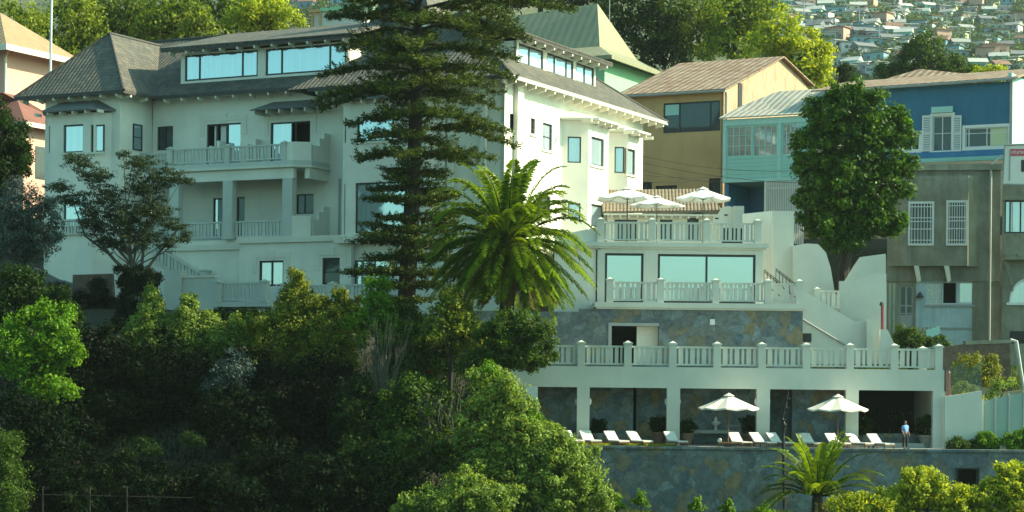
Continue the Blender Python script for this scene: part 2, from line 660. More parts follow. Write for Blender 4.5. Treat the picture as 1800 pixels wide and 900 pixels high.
def smooth01(x):
    x = min(1, max(0, x))
    return x * x * (3 - 2 * x)

# ---------------------------------------------------------------- ground and far hill
ZL = [(-400, 4), (40, 8), (90, 16), (106, 21.5), (116, 25), (124, 28), (133, 31.2), (139, 33.5), (160, 37), (185, 46), (230, 60), (290, 58), (420, 50), (560, 92), (1250, 312), (2600, 330)]
ZR = [(-400, 4), (40, 8), (90, 16), (104, 20.2), (112, 21.4), (123, 22.1), (126, 22.4), (131, 24.8), (134, 29.6), (137.6, 34.0), (141, 36), (158, 38.2), (168, 42), (175, 44), (200, 50), (230, 57), (290, 56), (420, 48), (560, 92), (1250, 312), (2600, 330)]
ZQ = [(-400, 4), (40, 8), (90, 16), (104, 20.2), (112, 21.4), (123, 22.1), (126, 22.4), (131, 24.8), (134, 28.4), (140, 29.6), (150, 30.5), (163, 32), (167, 41), (175, 44), (200, 50), (230, 57), (290, 56), (420, 48), (560, 92), (1250, 312), (2600, 330)]
def ip(T, y):
    return float(np.interp(y, [t[0] for t in T], [t[1] for t in T]))
def gz(x, y):
    s = smooth01((x + 2) / 8.0)
    z = ip(ZL, y) * (1 - s) + ip(ZR, y) * s
    q = smooth01((x - 15.5) / 2.5)
    z = z * (1 - q) + ip(ZQ, y) * q
    if y > 560:
        z += 9 * math.sin(x * .011 + 1.3) * smooth01((y - 560) / 200) + 5 * math.sin(x * .031 + y * .013) * smooth01((y - 560) / 100)
    elif y < 160:
        z += .25 * math.sin(x * .7) * math.sin(y * .5)
    return z
xs = np.concatenate([np.linspace(-2600, -320, 12), np.linspace(-300, -50, 14), np.arange(-48, 60, 1.6), np.linspace(64, 300, 14), np.linspace(320, 2600, 12)])
ys = np.concatenate([np.linspace(-2600, 40, 12), np.arange(50, 100, 6), np.arange(100, 240, 1.6), np.linspace(245, 560, 14), np.linspace(575, 1300, 50), np.linspace(1400, 2600, 5)])
g = MB()
for y in ys:
    for x in xs:
        g.v.append((float(x), float(y), gz(float(x), float(y))))
nx = len(xs)
for j in range(len(ys) - 1):
    for i in range(nx - 1):
        g.fc.append((j * nx + i, j * nx + i + 1, (j + 1) * nx + i + 1, (j + 1) * nx + i))
gm, nt, b_ = _new('hillside_soil')
pp = posn(nt)
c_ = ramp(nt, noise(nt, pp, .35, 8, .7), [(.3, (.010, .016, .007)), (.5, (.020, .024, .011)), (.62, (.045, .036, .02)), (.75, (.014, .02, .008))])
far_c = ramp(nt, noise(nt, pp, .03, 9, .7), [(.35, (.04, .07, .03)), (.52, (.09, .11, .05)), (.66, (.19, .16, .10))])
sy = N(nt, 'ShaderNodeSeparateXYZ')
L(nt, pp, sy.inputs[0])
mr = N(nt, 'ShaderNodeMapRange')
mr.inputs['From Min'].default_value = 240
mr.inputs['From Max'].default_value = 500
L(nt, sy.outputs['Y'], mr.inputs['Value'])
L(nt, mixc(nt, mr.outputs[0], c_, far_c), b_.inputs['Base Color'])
b_.inputs['Roughness'].default_value = .95
bump(nt, b_, noise(nt, pp, 2.5, 6), .6, .12)
M['ground'] = gm
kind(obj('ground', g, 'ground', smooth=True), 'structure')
# ---------------------------------------------------------------- the white hotel
A27 = R(27.1)
HX = ray(885, 400)[0] * 140
H = Frame(HX, 140, -A27)
G = Frame(HX, 140, PI / 2 - A27)

def roof_hip(f, u0, u1, w0, w1, z, zr, along='u', inset0=None, inset1=None):
    """slopes of a hipped roof over a rectangle; returns an MB"""
    b = MB(f)
    if along == 'u':
        wm = (w0 + w1) / 2
        i0 = inset0 if inset0 is not None else abs(w1 - w0) / 2
        i1 = inset1 if inset1 is not None else abs(w1 - w0) / 2
        a, c = (u0 + i0, wm, zr), (u1 - i1, wm, zr)
        b.poly([(u0, w1, z), (u1, w1, z), c, a])
        b.poly([(u1, w0, z), (u0, w0, z), a, c])
        b.poly([(u0, w0, z), (u0, w1, z), a])
        b.poly([(u1, w1, z), (u1, w0, z), c])
    else:
        um = (u0 + u1) / 2
        i0 = inset0 if inset0 is not None else abs(u1 - u0) / 2
        i1 = inset1 if inset1 is not None else abs(u1 - u0) / 2
        a, c = (um, w0 + i0, zr), (um, w1 - i1, zr)
        b.poly([(u0, w1, z), (u1, w1, z), c])
        b.poly([(u1, w0, z), (u0, w0, z), a])
        b.poly([(u0, w0, z), (u0, w1, z), c, a])
        b.poly([(u1, w1, z), (u1, w0, z), a, c])
    return b

def eave_ring(f, par, pts, z, inward, t=.22, name='fascia', m='tile_dark', tails=1.5, soffit='eave', tail_len=.75):
    """fascia, soffit boards and rafter tails along an eave polyline (u,w); inward = (du,dw) per segment"""
    fa, so, ta = MB(f), MB(f), MB(f)
    for (p, q), (iu, iw) in zip(zip(pts[:-1], pts[1:]), inward):
        L_ = math.hypot(q[0] - p[0], q[1] - p[1])
        du, dw = (q[0] - p[0]) / L_, (q[1] - p[1]) / L_
        fa.add([(p[0], p[1], z - t), (q[0], q[1], z - t), (q[0], q[1], z + .05), (p[0], p[1], z + .05),
                (p[0] + iu * .09, p[1] + iw * .09, z - t), (q[0] + iu * .09, q[1] + iw * .09, z - t),
                (q[0] + iu * .09, q[1] + iw * .09, z + .03), (p[0] + iu * .09, p[1] + iw * .09, z + .03)],
               [(0, 1, 2, 3), (5, 4, 7, 6), (0, 4, 5, 1), (3, 2, 6, 7)])
        so.poly([(p[0] + iu * .1, p[1] + iw * .1, z - .12), (q[0] + iu * .1, q[1] + iw * .1, z - .12), (q[0] + iu * 1.3, q[1] + iw * 1.3, z - .12), (p[0] + iu * 1.3, p[1] + iw * 1.3, z - .12)])
        n = int(L_ / tails)
        for i in range(n):
            s_ = (i + .5) * L_ / n
            cu, cw = p[0] + du * s_, p[1] + dw * s_
            hw = .075
            q8 = []
            for zz0, zz1, dd in ((z - .42, z - .13, .06), (z - .55, z - .13, tail_len)):
                for sgn in (-1, 1):
                    for zz in (zz0, zz1):
                        q8.append((cu + du * hw * sgn + iu * dd, cw + dw * hw * sgn + iw * dd, zz))
            ta = MB(f)
            ta.add(q8, [(0, 2, 3, 1), (4, 5, 7, 6), (0, 1, 5, 4), (2, 6, 7, 3), (0, 4, 6, 2), (1, 3, 7, 5)])
            obj('rafter_tail', ta, 'trim', par)
    obj(name, fa, m, par)
    if soffit:
        obj('soffit', so, soffit, par)

def label_mould(f, par, r, w, m='trim'):
    """raised stucco surround stepping over a window head"""
    u0, u1, z0, z1 = r
    b = MB(f)
    d = .05
    b.box(u0 - .55, u0 - .18, w + .003, w + d, z1 - .9, z1 + .55)
    b.box(u1 + .18, u1 + .55, w + .003, w + d, z1 - .9, z1 + .55)
    b.box(u0 - .18, u1 + .18, w + .003, w + d, z1 + .2, z1 + .55)
    um = (u0 + u1) / 2
    b.box(um - .3, um + .3, w + .003, w + d + .02, z1 + .15, z1 + .75)
    obj('stucco_moulding', b, m, par)

hotel = thing('hotel', 'large white mansion hotel with slate tiled hipped roofs and balconies', 'hotel', H.P(-15, -8, 36))
EZ = 51.6
# --- openings
def r_(x0, y0, x1, y1, w, f=H):
    return f.rect(x0, y0, x1, y1, w)
W_M = -3.0
ops_M = {'a': r_(276, 222, 304, 264, W_M), 'b': r_(363, 217, 423, 290, W_M), 'c': r_(475, 214, 545, 290, W_M)}
ops_M2 = {'a': r_(374, 348, 398, 415, W_M), 'b': r_(415, 346, 430, 415, W_M), 'c': r_(520, 341, 551, 376, W_M)}
w = MB(H)
holes_wall(w, -32.35, -13.0, 34.5, EZ - .1, W_M, [*ops_M.values(), *ops_M2.values()], .3)
# left wing front and its right side
W_A = 1.0
ua0, ua1 = H.pick(79, 250, W_A)[0], H.pick(210, 250, W_A)[0]
bay_u0, bay_u1 = H.pick(106, 250, W_A + .9)[0], H.pick(152, 250, W_A + .9)[0]
holes_wall(w, ua0, ua1, 34.5, EZ, W_A, [], .3)
w.poly([(ua1 + .001, W_A, 34.5), (ua1 + .001, W_M, 34.5), (ua1 + .001, W_M, EZ), (ua1 + .001, W_A, EZ)])
w.poly([(ua0, W_A, 34.5), (ua0, -17, 34.5), (ua0, -17, EZ), (ua0, W_A, EZ)])
# right section front
W_R = 0.0
uR0 = H.pick(603, 250, W_R)[0]
ops_R = [r_(622, 457, 692, 505, W_R)]
holes_wall(w, uR0, -.001, 34.0, EZ - .3, W_R, ops_R, .35)
w.poly([(uR0, W_R, 34.0), (uR0, W_M, 34.0), (uR0, W_M, EZ), (uR0, W_R, EZ)])
obj('walls', w, 'white', hotel)
# right (sunlit) side
gops = [G.rect(896, 200, 906, 228), G.rect(933, 208, 941, 236), G.rect(954, 217, 971, 264), G.rect(949, 345, 968, 384)]
gw = MB(G)
holes_wall(gw, 0, 24.0, 34.0, EZ - .6, 0.0, gops, .3)
gw.poly([(24.0, 0, 34), (24.0, -17, 34), (24.0, -17, EZ), (24.0, 0, EZ)])
obj('side_wall', gw, 'white', hotel)
pil = MB(G)
a, c = G.pick(909, 250, .3)[0], G.pick(919, 250, .3)[0]
pil.box(a, c, 0.003, .35, 34.5, EZ - .8)
obj('pilaster', pil, 'white', hotel)
for k, gr_ in enumerate(gops):
    window(G, hotel, gr_, 0, 'pane_dark' if k != 2 else 'pane', fw=.09, trans=(.33, .66) if k < 2 else (.5,), mull=(.5,) if k < 2 else (), sill='trim')
# --- windows of the recessed wall and wing
window(H, hotel, ops_M['a'], W_M, 'pane_dark', mull=(.5,), trans=(.45,))
def half(r, a, b):
    return (r[0] + (r[1] - r[0]) * a, r[0] + (r[1] - r[0]) * b, r[2], r[3])
for key, lo, hi in (('b', .58, 1.0), ('c', .0, .52)):
    rr = ops_M[key]
    window(H, hotel, rr, W_M, None, name='balcony_door', mull=(.27, .58) if key == 'b' else (.52, .62))
    p = MB(H)
    q = half(rr, lo, hi)
    p.poly([(q[0] + .1, W_M - .2, q[2]), (q[1] - .1, W_M - .2, q[2]), (q[1] - .1, W_M - .2, q[3] - .1), (q[0] + .1, W_M - .2, q[3] - .1)])
    obj('balcony_door_pane', p, 'pane', hotel)
    dark_box(H, hotel, rr, W_M - .31, 1.6)
    label_mould(H, hotel, (rr[0], rr[1], rr[2], rr[3]), W_M)
cur = MB(H)
rr = ops_M['b']
cur.box(rr[0] + .45, rr[0] + .75, W_M - .45, W_M - .4, rr[2], rr[3] - .1)
cur.box(rr[0] + 1.0, rr[0] + 1.5, W_M - .5, W_M - .44, rr[2], rr[3] - .1)
obj('curtain', cur, 'canvas_blue', hotel)
for key in ('a', 'b', 'c'):
    window(H, hotel, ops_M2[key], W_M, 'pane' if key == 'a' else 'pane_dark', name='gallery_window', mull=(.45,) if key == 'c' else ())
# bay in the left wing
def bay(f, par, u0, u1, d, ch, w0, z0, z1, m, front=None, left=None, right=None, zroof=None, over=.7, mr='leadroof', rise=.8, sillz=None, hood=True):
    """canted bay: front opening(s) as px-independent (u0,u1,z0,z1) rects on its faces"""
    wf = w0 + d
    b = MB(f)
    holes_wall(b, u0 + ch, u1 - ch, z0, z1, wf, front or [], .28)
    o = obj('bay_wall', b, m, par)
    for side, ops in (('L', left), ('R', right)):
        if side == 'L':
            p0, p1 = f.P(u0, w0, 0), f.P(u0 + ch, wf, 0)
        else:
            p0, p1 = f.P(u1 - ch, wf, 0), f.P(u1, w0, 0)
        L_ = math.hypot(p1[0] - p0[0], p1[1] - p0[1])
        ff = Frame(p0[0], p0[1], math.atan2(p1[1] - p0[1], p1[0] - p0[0]))
        b = MB(ff)
        rects = [(L_ * a_, L_ * c_, e_, g_) for a_, c_, e_, g_ in (ops or [])]
        holes_wall(b, 0, L_, z0, z1, 0, rects, .2)
        s_ = obj('bay_side', b, m, par)
        for q in rects:
            window(ff, s_, q, 0, 'pane', fw=.09, name='window', deep=.1)
    for q in front or []:
        window(f, o, q, wf, 'pane', fw=.11, sill='trim', name='window')
    if zroof:
        r = MB(f)
        e0, e1, ew = u0 - over * .5, u1 + over * .5, wf + over
        A_, B_, C_, D_ = (e0, w0 + .05, zroof), (e0 + ch + .3, ew, zroof), (e1 - ch - .3, ew, zroof), (e1, w0 + .05, zroof)
        T0, T1 = (u0 + ch * 1.3, w0 + .05, zroof + rise), (u1 - ch * 1.3, w0 + .05, zroof + rise)
        r.add([A_, B_, C_, D_, T0, T1], [(0, 1, 4), (1, 2, 5, 4), (2, 3, 5), (0, 3, 2, 1)])
        r.add([(p[0], p[1], p[2] - .14) for p in (A_, B_, C_, D_)] + [A_, B_, C_, D_], [(0, 1, 2, 3), (0, 4, 5, 1), (1, 5, 6, 2), (2, 6, 7, 3)])
        br_ = obj('bay_roof', r, mr, par)
        n = max(4, int((e1 - e0) / 1.1))
        for i in range(n):
            uu = e0 + .5 + (e1 - e0 - 1.0) * i / (n - 1)
            t = MB(f)
            t.box(uu - .06, uu + .06, wf + .02, ew - .12, zroof - .38, zroof - .145)
            obj('rafter_tail', t, 'trim', br_)
    return o
fw_ = W_A + .9
bay(H, hotel, ua0 + .3, H.pick(196, 250, W_A)[0], .9, 1.0, W_A, 34.6, 50.1, 'white',
    front=[H.rect(111, 219, 146, 268, fw_), H.rect(159, 219, 181, 267, fw_), H.rect(111, 342, 146, 400, fw_)],
    left=[(.3, .8, *H.rect(95, 221, 102, 269, W_A + .5)[2:])], zroof=50.35, over=.85)
# side window of the wing (looks right)
zz = H.rect(233, 218, 249, 264, -1)[2:]
w0_, w1_ = H.picku(249, 240, ua1)[0], H.picku(233, 240, ua1)[0]
p0 = H.P(ua1, W_A, 0)
SF = Frame(p0[0], p0[1], PI / 2 - A27)
window(SF, hotel, (W_A - w1_, W_A - w0_, zz[0], zz[1]), .06, 'pane', deep=.02, name='window', trans=(.5,))
# bay of the right section
ub0, ub1 = H.pick(603, 250, W_R)[0] + .05, H.pick(775, 250, W_R)[0]
fr = W_R + .8
bay(H, hotel, ub0, ub1, .8, .75, W_R, 40.2, 49.9, 'white',
    front=[H.rect(627, 204, 690, 248, fr), H.rect(624, 320, 712, 409, fr)], left=[(.25, .8, *H.rect(604, 206, 613, 250, fr)[2:]), (.35, .75, *H.rect(604, 322, 613, 412, fr)[2:])],
    zroof=50.0, over=.8, rise=.7)
b = MB(H)
b.box(ub0 - .1, ub1 + .1, W_R + .003, fr + .25, 39.75, 40.2)
obj('cornice', b, 'trim', hotel)
window(H, hotel, ops_R[0], W_R, 'pane', mull=(.5,), name='terrace_door')
for x in (779, 793, 850):
    u = H.pick(x, 300, W_R)[0]
    b = MB(H)
    b.box(u - .22, u + .22, W_R + .003, W_R + .22, 36, 50.6)
    obj('pilaster', b, 'white', hotel)
# hood roof over the right balcony door
def hood(x0, x1, y, w0, d):
    u0, u1, z = H.pick(x0, y, w0 + d)[0], H.pick(x1, y, w0 + d)[0], H.pick((x0 + x1) / 2, y, w0 + d)[1]
    r = MB(H)
    r.add([(u0, w0, z), (u0, w0 + d, z), (u1, w0 + d, z), (u1, w0, z), (u0 + 1.2, w0, z + .75), (u1 - 1.2, w0, z + .75)],
          [(0, 1, 4), (1, 2, 5, 4), (2, 3, 5), (0, 3, 2, 1)])
    o = obj('hood_roof', r, 'leadroof', hotel)
    for i in range(6):
        t = MB(H)
        uu = u0 + .4 + (u1 - u0 - .8) * i / 5
        t.box(uu - .06, uu + .06, w0 + .003, w0 + d - .08, z - .3, z - .003)
        obj('rafter_tail', t, 'trim', o)
hood(437, 565, 190, W_M, 1.5)
# --- roofs
RZ = 57.5
main = obj('main_roof', roof_hip(H, -41.8, -8, -18.2, -1.8, EZ, RZ, 'u', 4.0, 0.0), 'tile', hotel)
eave_ring(H, main, [(-31.2, -1.8), (-9.0, -1.8)], EZ, [(0, -1)])
wing = obj('wing_roof', roof_hip(H, -41.8, -31.2, -12, 2.1, EZ, 57.0, 'w', 0.5, 5.0), 'tile', hotel)
eave_ring(H, wing, [(-41.8, 2.1), (-31.2, 2.1), (-31.2, -1.8)], EZ, [(0, -1), (-1, 0)])
rw = obj('right_roof', roof_hip(H, -17.2, 1.1, -26.5, 1.1, EZ - .65, RZ, 'w'), 'tile', hotel)
eave_ring(H, rw, [(-15.5, 1.1), (1.1, 1.1)], EZ - .65, [(0, -1)])
eave_ring(G, rw, [(-1.1, 1.1), (26.5, 1.1)], EZ - .65, [(0, -1)], m='zinc')
tw = obj('tower_roof', roof_hip(H, -16.5, -9.3, -12.5, -6.6, 54.6, 63.5, 'u', 3.4, 3.4), 'tile', hotel)
rid = MB(H)
rid.tube([(-37.8, -10, RZ), (-8, -10, RZ)], .14, 6)
rid.tube([(-41.8, 2.1, EZ), (-36.5, -2.9, 57.0), (-31.2, 2.1, EZ)], .13, 6)
rid.tube([(-36.5, -2.9, 57.0), (-36.5, -11, 57.0)], .13, 6)
rid.tube([(1.1, 1.1, EZ - .65), (-8.05, -8.05, RZ), (-8.05, -17.4, RZ), (1.1, -26.5, EZ - .65)], .13, 6)
obj('ridge_tiles', rid, 'tile_dark', hotel)
ch = MB(H)
a = H.pick(741, 40, -6.5); c = H.pick(757, 40, -6.5)
ch.box(a[0], c[0], -7.6, -6.5, 53, H.pick(748, 28, -6.5)[1])
obj('chimney', ch, 'trim', hotel)
# --- dormers
def dormer(f, u0, u1, wf, z0, z1, wr, zr, wins, cheek=None):
    fc = MB(f)
    rects = [(a_, b_, z0 + .18, z1 - .12) for a_, b_, _ in wins]
    holes_wall(fc, u0, u1, z0, z1, wf, rects, .25)
    for u in (u0, u1):
        fc.poly([(u, wf, z0), (u, wf, z1), (u, wr + 1.5, z1), (u, wr + 1.5, z0)])
    d = obj('dormer', fc, 'white', hotel)
    for (a_, b_, mu), q in zip(wins, rects):
        window(f, d, q, wf, 'pane', fw=.13, mull=mu, deep=.08)
    r = MB(f)
    we = wf + 1.0
    r.slab([(u0 - 1.3, we, z1 + .42), (u1 + 1.0, we, z1 + .42), (u1 + 1.0, wr, zr), (u0 - .3, wr, zr)], .2)
    obj('dormer_roof', r, 'tile', d)
    eave_ring(f, d, [(u0 - 1.2, we), (u1 + .9, we)], z1 + .3, [(0, -1)], name='dormer_fascia', soffit='trim')
    return d
def pu(f, x, y, w_):
    return f.pick(x, y, w_)[0]
wl = -3.3
dormer(H, pu(H, 318, 110, wl), pu(H, 612, 100, wl), wl, 52.7, 55.0, -9.9, RZ + .12,
       [(pu(H, 325, 110, wl), pu(H, 453, 110, wl), (.2, .79)), (pu(H, 467, 100, wl), pu(H, 608, 100, wl), (.2, .80))])
wl = -1.7
dormer(G, pu(G, 908, 110, wl), pu(G, 1047, 130, wl), wl, 52.5, 54.45, -8.0, RZ + .12,
       [(pu(G, 912, 100, wl), pu(G, 955, 110, wl), (.45,)), (pu(G, 962, 115, wl), pu(G, 1008, 120, wl), (.3, .75)), (pu(G, 1013, 130, wl), pu(G, 1044, 140, wl), (.5,))])
# --- bays on the sunlit side
def gbay(x0, xc, x1, d, ch, zr, sw, fw1):
    u0 = G.pick(x0, 250, 0)[0]
    u1 = G.pick(x1, 250, d)[0] + ch
    L_ = math.hypot(ch, d)
    left = []
    for (a_, b_, y0, y1) in sw:
        z = [CAMZ + ray(a_, yy)[1] * (G.P(u0 + ch / 2, d / 2, 0)[1]) for yy in (y0, y1)]
        ta, tb = ((a_ - x0) / (xc - x0)), ((b_ - x0) / (xc - x0))
        left.append((ta, tb, z[1], z[0]))
    front = [G.rect(*q, d) for q in fw1]
    bay(G, hotel, u0, u1, d, ch, 0.0, 34.2, zr - .15, 'white', front=front, left=left, zroof=zr, over=.9, mr='canvas_blue' if False else 'trim', rise=.7)
gbay(988, 1035, 1070, 1.6, 1.15, 49.3, [(998, 1022, 240, 286), (1000, 1022, 357, 384)], [(1039, 242, 1062, 292), (1039, 360, 1063, 400)])
gbay(1066, 1097, 1124, 1.4, .9, 49.3, [(1078, 1092, 258, 304)], [(1102, 262, 1117, 307)])
# --- balcony and gallery
def deck(name, z0, z1, lip=.0, m='white2'):
    b = MB(H)
    pl = [(-32.3, W_M), (-32.3, -1.5 + lip), (-28.3 - lip, -1.5 + lip), (-28.3 - lip, .3 + lip), (-17.2 + lip * .4, .3 + lip), (-16.1 + lip, -.5 + lip * .4), (-16.1 + lip, W_M)]
    n = len(pl)
    pts = [(u, w_, z1) for u, w_ in pl] + [(u, w_, z0) for u, w_ in pl]
    b.add(pts, [tuple(range(n)), tuple(range(2 * n - 1, n - 1, -1))] + [(i, i + n, (i + 1) % n + n, (i + 1) % n) for i in range(n)])
    return obj(name, b, m, hotel)
deck('balcony_slab', 45.40, 45.95)
deck('balcony_moulding', 45.45, 45.58, .14, 'trim')
bm = MB(H)
bm.box(-32.3, -17.2, -.25, .18, 44.65, 45.4)
bm.box(-16.6, -16.2, W_M, -.4, 44.65, 45.4)
obj('gallery_beam', bm, 'white', hotel)
for x in (309, 403, 508):
    u = H.pick(x, 350, 0)[0]
    b = MB(H)
    b.box(u - .42, u + .42, -.35, .25, 40.3, 44.65)
    obj('column', b, 'white2', hotel)
uL = [H.pick(x, 280, .1)[0] for x in (300, 401)] + [-18.0]
balustrade(H, hotel, uL, .1, 45.95, 1.3, .4)
balustrade(H, hotel, [-32.1, -28.6], -1.7, 45.95, 1.3, .36)
def parapet(zb, zt):
    b = MB(H)
    b.box(-18.0, -17.25, -.05, .22, zb, zt + .1)
    b.slab([(-17.25, .22, zt + .1), (-16.1, -.5, zt + .1), (-16.3, -.7, zt + .1), (-17.25, -.05, zt + .1)], zt + .1 - zb)
    b.box(-16.35, -16.1, -1.6, -.7, zb, zt - .1)
    b.box(-16.35, -16.1, -2.2, -1.6, zb, zt + .5)
    b.box(-16.35, -16.1, W_M, -2.2, zb, zt + .95)
    obj('balcony_parapet', b, 'white', hotel)
parapet(45.95, 47.2)
# partition walls between balconies
for u in (-25.6, -22.3):
    b = MB(H)
    b.box(u - .12, u + .12, W_M, -1.2, 45.95, 47.5)
    b.box(u - .12, u + .12, W_M, -2.2, 47.5, 48.0)
    obj('balcony_divider', b, 'white', hotel)
# gallery level
gb = MB(H)
uS = H.pick(421, 425, .3)[0]
uE = H.pick(618, 425, .3)[0]
gb.box(-32.3, uS, W_M, -.15, 34.2, 40.3)
obj('gallery_base', gb, 'white', hotel)
lops = [H.rect(455, 458, 498, 503, .3), H.rect(566, 453, 597, 503, .3)]
bl = MB(H)
holes_wall(bl, uS, uE, 34.2, 39.95, .3, lops, .3)
bl.poly([(uS, -.15, 34.2), (uS, .3, 34.2), (uS, .3, 39.95), (uS, -.15, 39.95)])
obj('ground_floor_wall', bl, 'white', hotel)
window(H, hotel, lops[0], .3, 'pane', mull=(.5,), name='terrace_door', fw=.14)
window(H, hotel, lops[1], .3, 'pane_dark', trans=(.5,), name='terrace_door', fw=.12)
for q in lops:
    label_mould(H, hotel, q, .3)
co = MB(H)
co.box(uS - .12, uE + .12, W_M + .01, .5, 39.95, 40.38)
obj('cornice', co, 'trim', hotel)
co = MB(H)
co.box(-32.3, uS - .12, -.15, 0.02, 39.55, 39.95)
obj('cornice', co, 'trim', hotel)
uG = [H.pick(x, 400, -.1)[0] for x in (312, 403)]
panel(H, hotel, uG[0] + .4, uG[1] - .42, -.1, 40.3, 41.65)
panel(H, hotel, uG[1] + .42, H.pick(499, 400, -.1)[0] - .02, -.1, 40.3, 41.65)
panel(H, hotel, -31.9, uG[0] - .4, -.1, 40.3, 41.65)
parapet(40.38, 41.8)
panel(H, hotel, pu(H, 105, 405, W_A + 1.1), pu(H, 152, 405, W_A + 1.1), W_A + 1.1, 40.7, 42.0)
# terrace before the ground floor, its walls and stair
tr = MB(H)
uT0, uT1, uT2 = pu(H, 322, 510, 3), pu(H, 384, 510, 3), pu(H, 468, 510, 3)
zt = H.pick(425, 531, 3)[1]
tr.box(uT1 - .3, uT2 + .3, 0.3, 3.25, zt - .35, zt)
tr.box(uT0, uT1, 2.8, 3.1, 33.0, H.pick(350, 488, 3)[1])
tr.box(uT0 - 1.5, uT0 - .003, 2.5, 3.3, 33.0, H.pick(305, 475, 3)[1])
tr.box(uT0, uT2 + 9, .3, 2.6, 32.8, zt - .36)
obj('terrace_wall', tr, 'white2', hotel)
cp = MB(H)
cp.box(uT0 - .003, uT1 - .2, 2.72, 3.18, H.pick(350, 488, 3)[1], H.pick(350, 488, 3)[1] + .14)
obj('coping', cp, 'trim', hotel)
balustrade(H, hotel, [uT1 + .15, uT2 - .1], 3.05, zt, 1.45, .5)
zq = H.pick(560, 499, 1.2)[1]
uq = [pu(H, x, 505, 1.2) for x in (500, 585, 648, 700)]
balustrade(H, hotel, uq, 1.2, zq - 1.3, 1.3, .45)
panel(H, hotel, uT2 + .2, uq[0], 2.0, zt, zt + 1.35, z0b=zt - 1.2, name='stair_balustrade')
u0_, z0_ = H.pick(268, 428, .15)
u1_, z1_ = H.pick(356, 482, .15)
panel(H, hotel, u0_, u1_, .15, z0_ - 1.35, z0_, z0b=z1_ - 1.35, name='stair_balustrade')
post(H, hotel, u1_ + .25, .15, z1_ - 1.4, z1_ + .35, .5)
# downpipes
dp = MB(H)
u = pu(H, 622, 450, .45)
dp.tube([(u, .2, 40.3), (u - .02, .42, 39.8), (u - .02, .45, 35)], .1, 6)
obj('downpipe', dp, 'steel', hotel)
dp = MB(H)
u = pu(H, 596, 340, W_M + .15)
dp.tube([(u, W_M + .12, 44.8), (u, W_M + .12, 40.4)], .07, 6)
obj('downpipe', dp, 'steel', hotel)
# ---------------------------------------------------------------- pool terrace and the terraced annex
T = Frame(0, 126, 0)            # w = metres towards the camera from y = 126
def tu(x, y, w_=0):
    return T.pick(x, y, w_)[0]
def tz(x, y, w_=0):
    return T.pick(x, y, w_)[1]
ZP = tz(1400, 788, 2.8)         # pool terrace level at its edge
# retaining wall
rwl = thing('retaining_wall', 'long slate clad retaining wall under the sun lounger terrace', 'wall', (18, 123.2, ZP - 2))
x0, x1 = tu(930, 800, 2.8), 45.0
hole = T.rect(1683, 825, 1718, 866, 2.8)
b = MB(T)
holes_wall(b, x0, x1, 20.5, ZP - .12, 2.8, [hole], .4)
obj('stone_face', b, 'slate', rwl)
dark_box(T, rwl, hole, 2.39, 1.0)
fr_ = MB(T)
fr_.box(hole[0] - .1, hole[1] + .1, 2.803, 2.9, hole[3], hole[3] + .1)
fr_.box(hole[0] - .1, hole[0], 2.803, 2.9, hole[2], hole[3])
fr_.box(hole[1], hole[1] + .1, 2.803, 2.9, hole[2], hole[3])
obj('opening_frame', fr_, 'black', rwl)
b = MB(T)
b.box(x0, x1, 2.3, 2.95, ZP - .12, ZP + .03)
obj('coping', b, 'slate', rwl)
fl = MB(T)
fl.box(x0, x1, -4.6, 2.295, ZP - .3, ZP)
kind(obj('pool_terrace_paving', fl, 'floor'), 'structure')

# loggia with roof deck
log = thing('loggia', 'white open fronted pool loggia with five bays and a balustraded roof deck', 'loggia', (18, 126, ZP))
zb0, zb1 = tz(1340, 684), tz(1340, 647)
xl, xr = tu(895, 660), tu(1660, 660)
b = MB(T)
b.box(xl, xr, -.6, 0, zb0, zb1)
obj('beam', b, 'white2', log)
b = MB(T)
b.box(xl, xr, -8.6, -.605, zb1 - .35, zb1 - .02)
obj('roof_deck', b, 'floor', log)
cols = [(905, 925), (1014, 1036), (1172, 1195), (1330, 1353), (1487, 1509), (1640, 1660)]
for a, c in cols:
    b = MB(T)
    b.box(tu(a, 740), tu(c, 740), -.6, -.003, ZP, zb0)
    obj('column', b, 'white2', log)
b = MB(T)
b.box(tu(1640, 740) + .3, xr, -8, -.61, ZP, zb1 - .36)
obj('end_wall', b, 'white2', log)
# stone recess: the wall behind steps back and forth
steps = [(945, 1036, -3.4), (1036, 1113, -3.0), (1118, 1195, -3.9), (1195, 1352, -3.3), (1353, 1392, -4.4), (1392, 1500, -3.0)]
for a, c, ww in steps:
    b = MB(T)
    b.box(tu(a, 730, ww), tu(c, 730, ww) , -4.9, ww, ZP, zb1 - .36)
    obj('stone_recess_wall', b, 'slate_in', log)
b = MB(T)
b.box(tu(1500, 730, -6), xr, -8, -7.6, ZP, zb1 - .36)
b.box(tu(1500, 730, -3), tu(1500, 730, -3) + .3, -7.6, -3.0, ZP, zb1 - .36)
b.box(tu(1509, 730, -5), xr - .3, -7.59, -4.61, ZP - .3, ZP - .004)
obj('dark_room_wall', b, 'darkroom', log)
b = MB(T)
b.box(xl, tu(945, 730, -3.4) - .003, -4.5, -3.6, ZP, zb1 - .36)
obj('side_glass_wall', b, 'pane_sky', log)
b = MB(T)
b.box(tu(1509, 740), tu(1640, 740), -2.4, -1.9, ZP, ZP + .85)
obj('low_wall', b, 'slate', log)
b = MB(T)
b.box(tu(1509, 740), tu(1655, 740), -1.2, -.61, ZP, ZP + .28)
obj('step', b, 'floor', log)
for x in (1037, 1172, 1194, 1330, 1014, 1352):
    b = MB(T)
    u = tu(x, 706)
    z = tz(x, 706, -.3)
    b.lathe([(.03, -.22), (.09, -.16), (.11, .1), (.05, .2)], (u, -.3, z), 8)
    b.box(u - .04, u + .04, -.5, -.3, z - .03, z + .03)
    obj('wall_light', b, 'cushion', log)
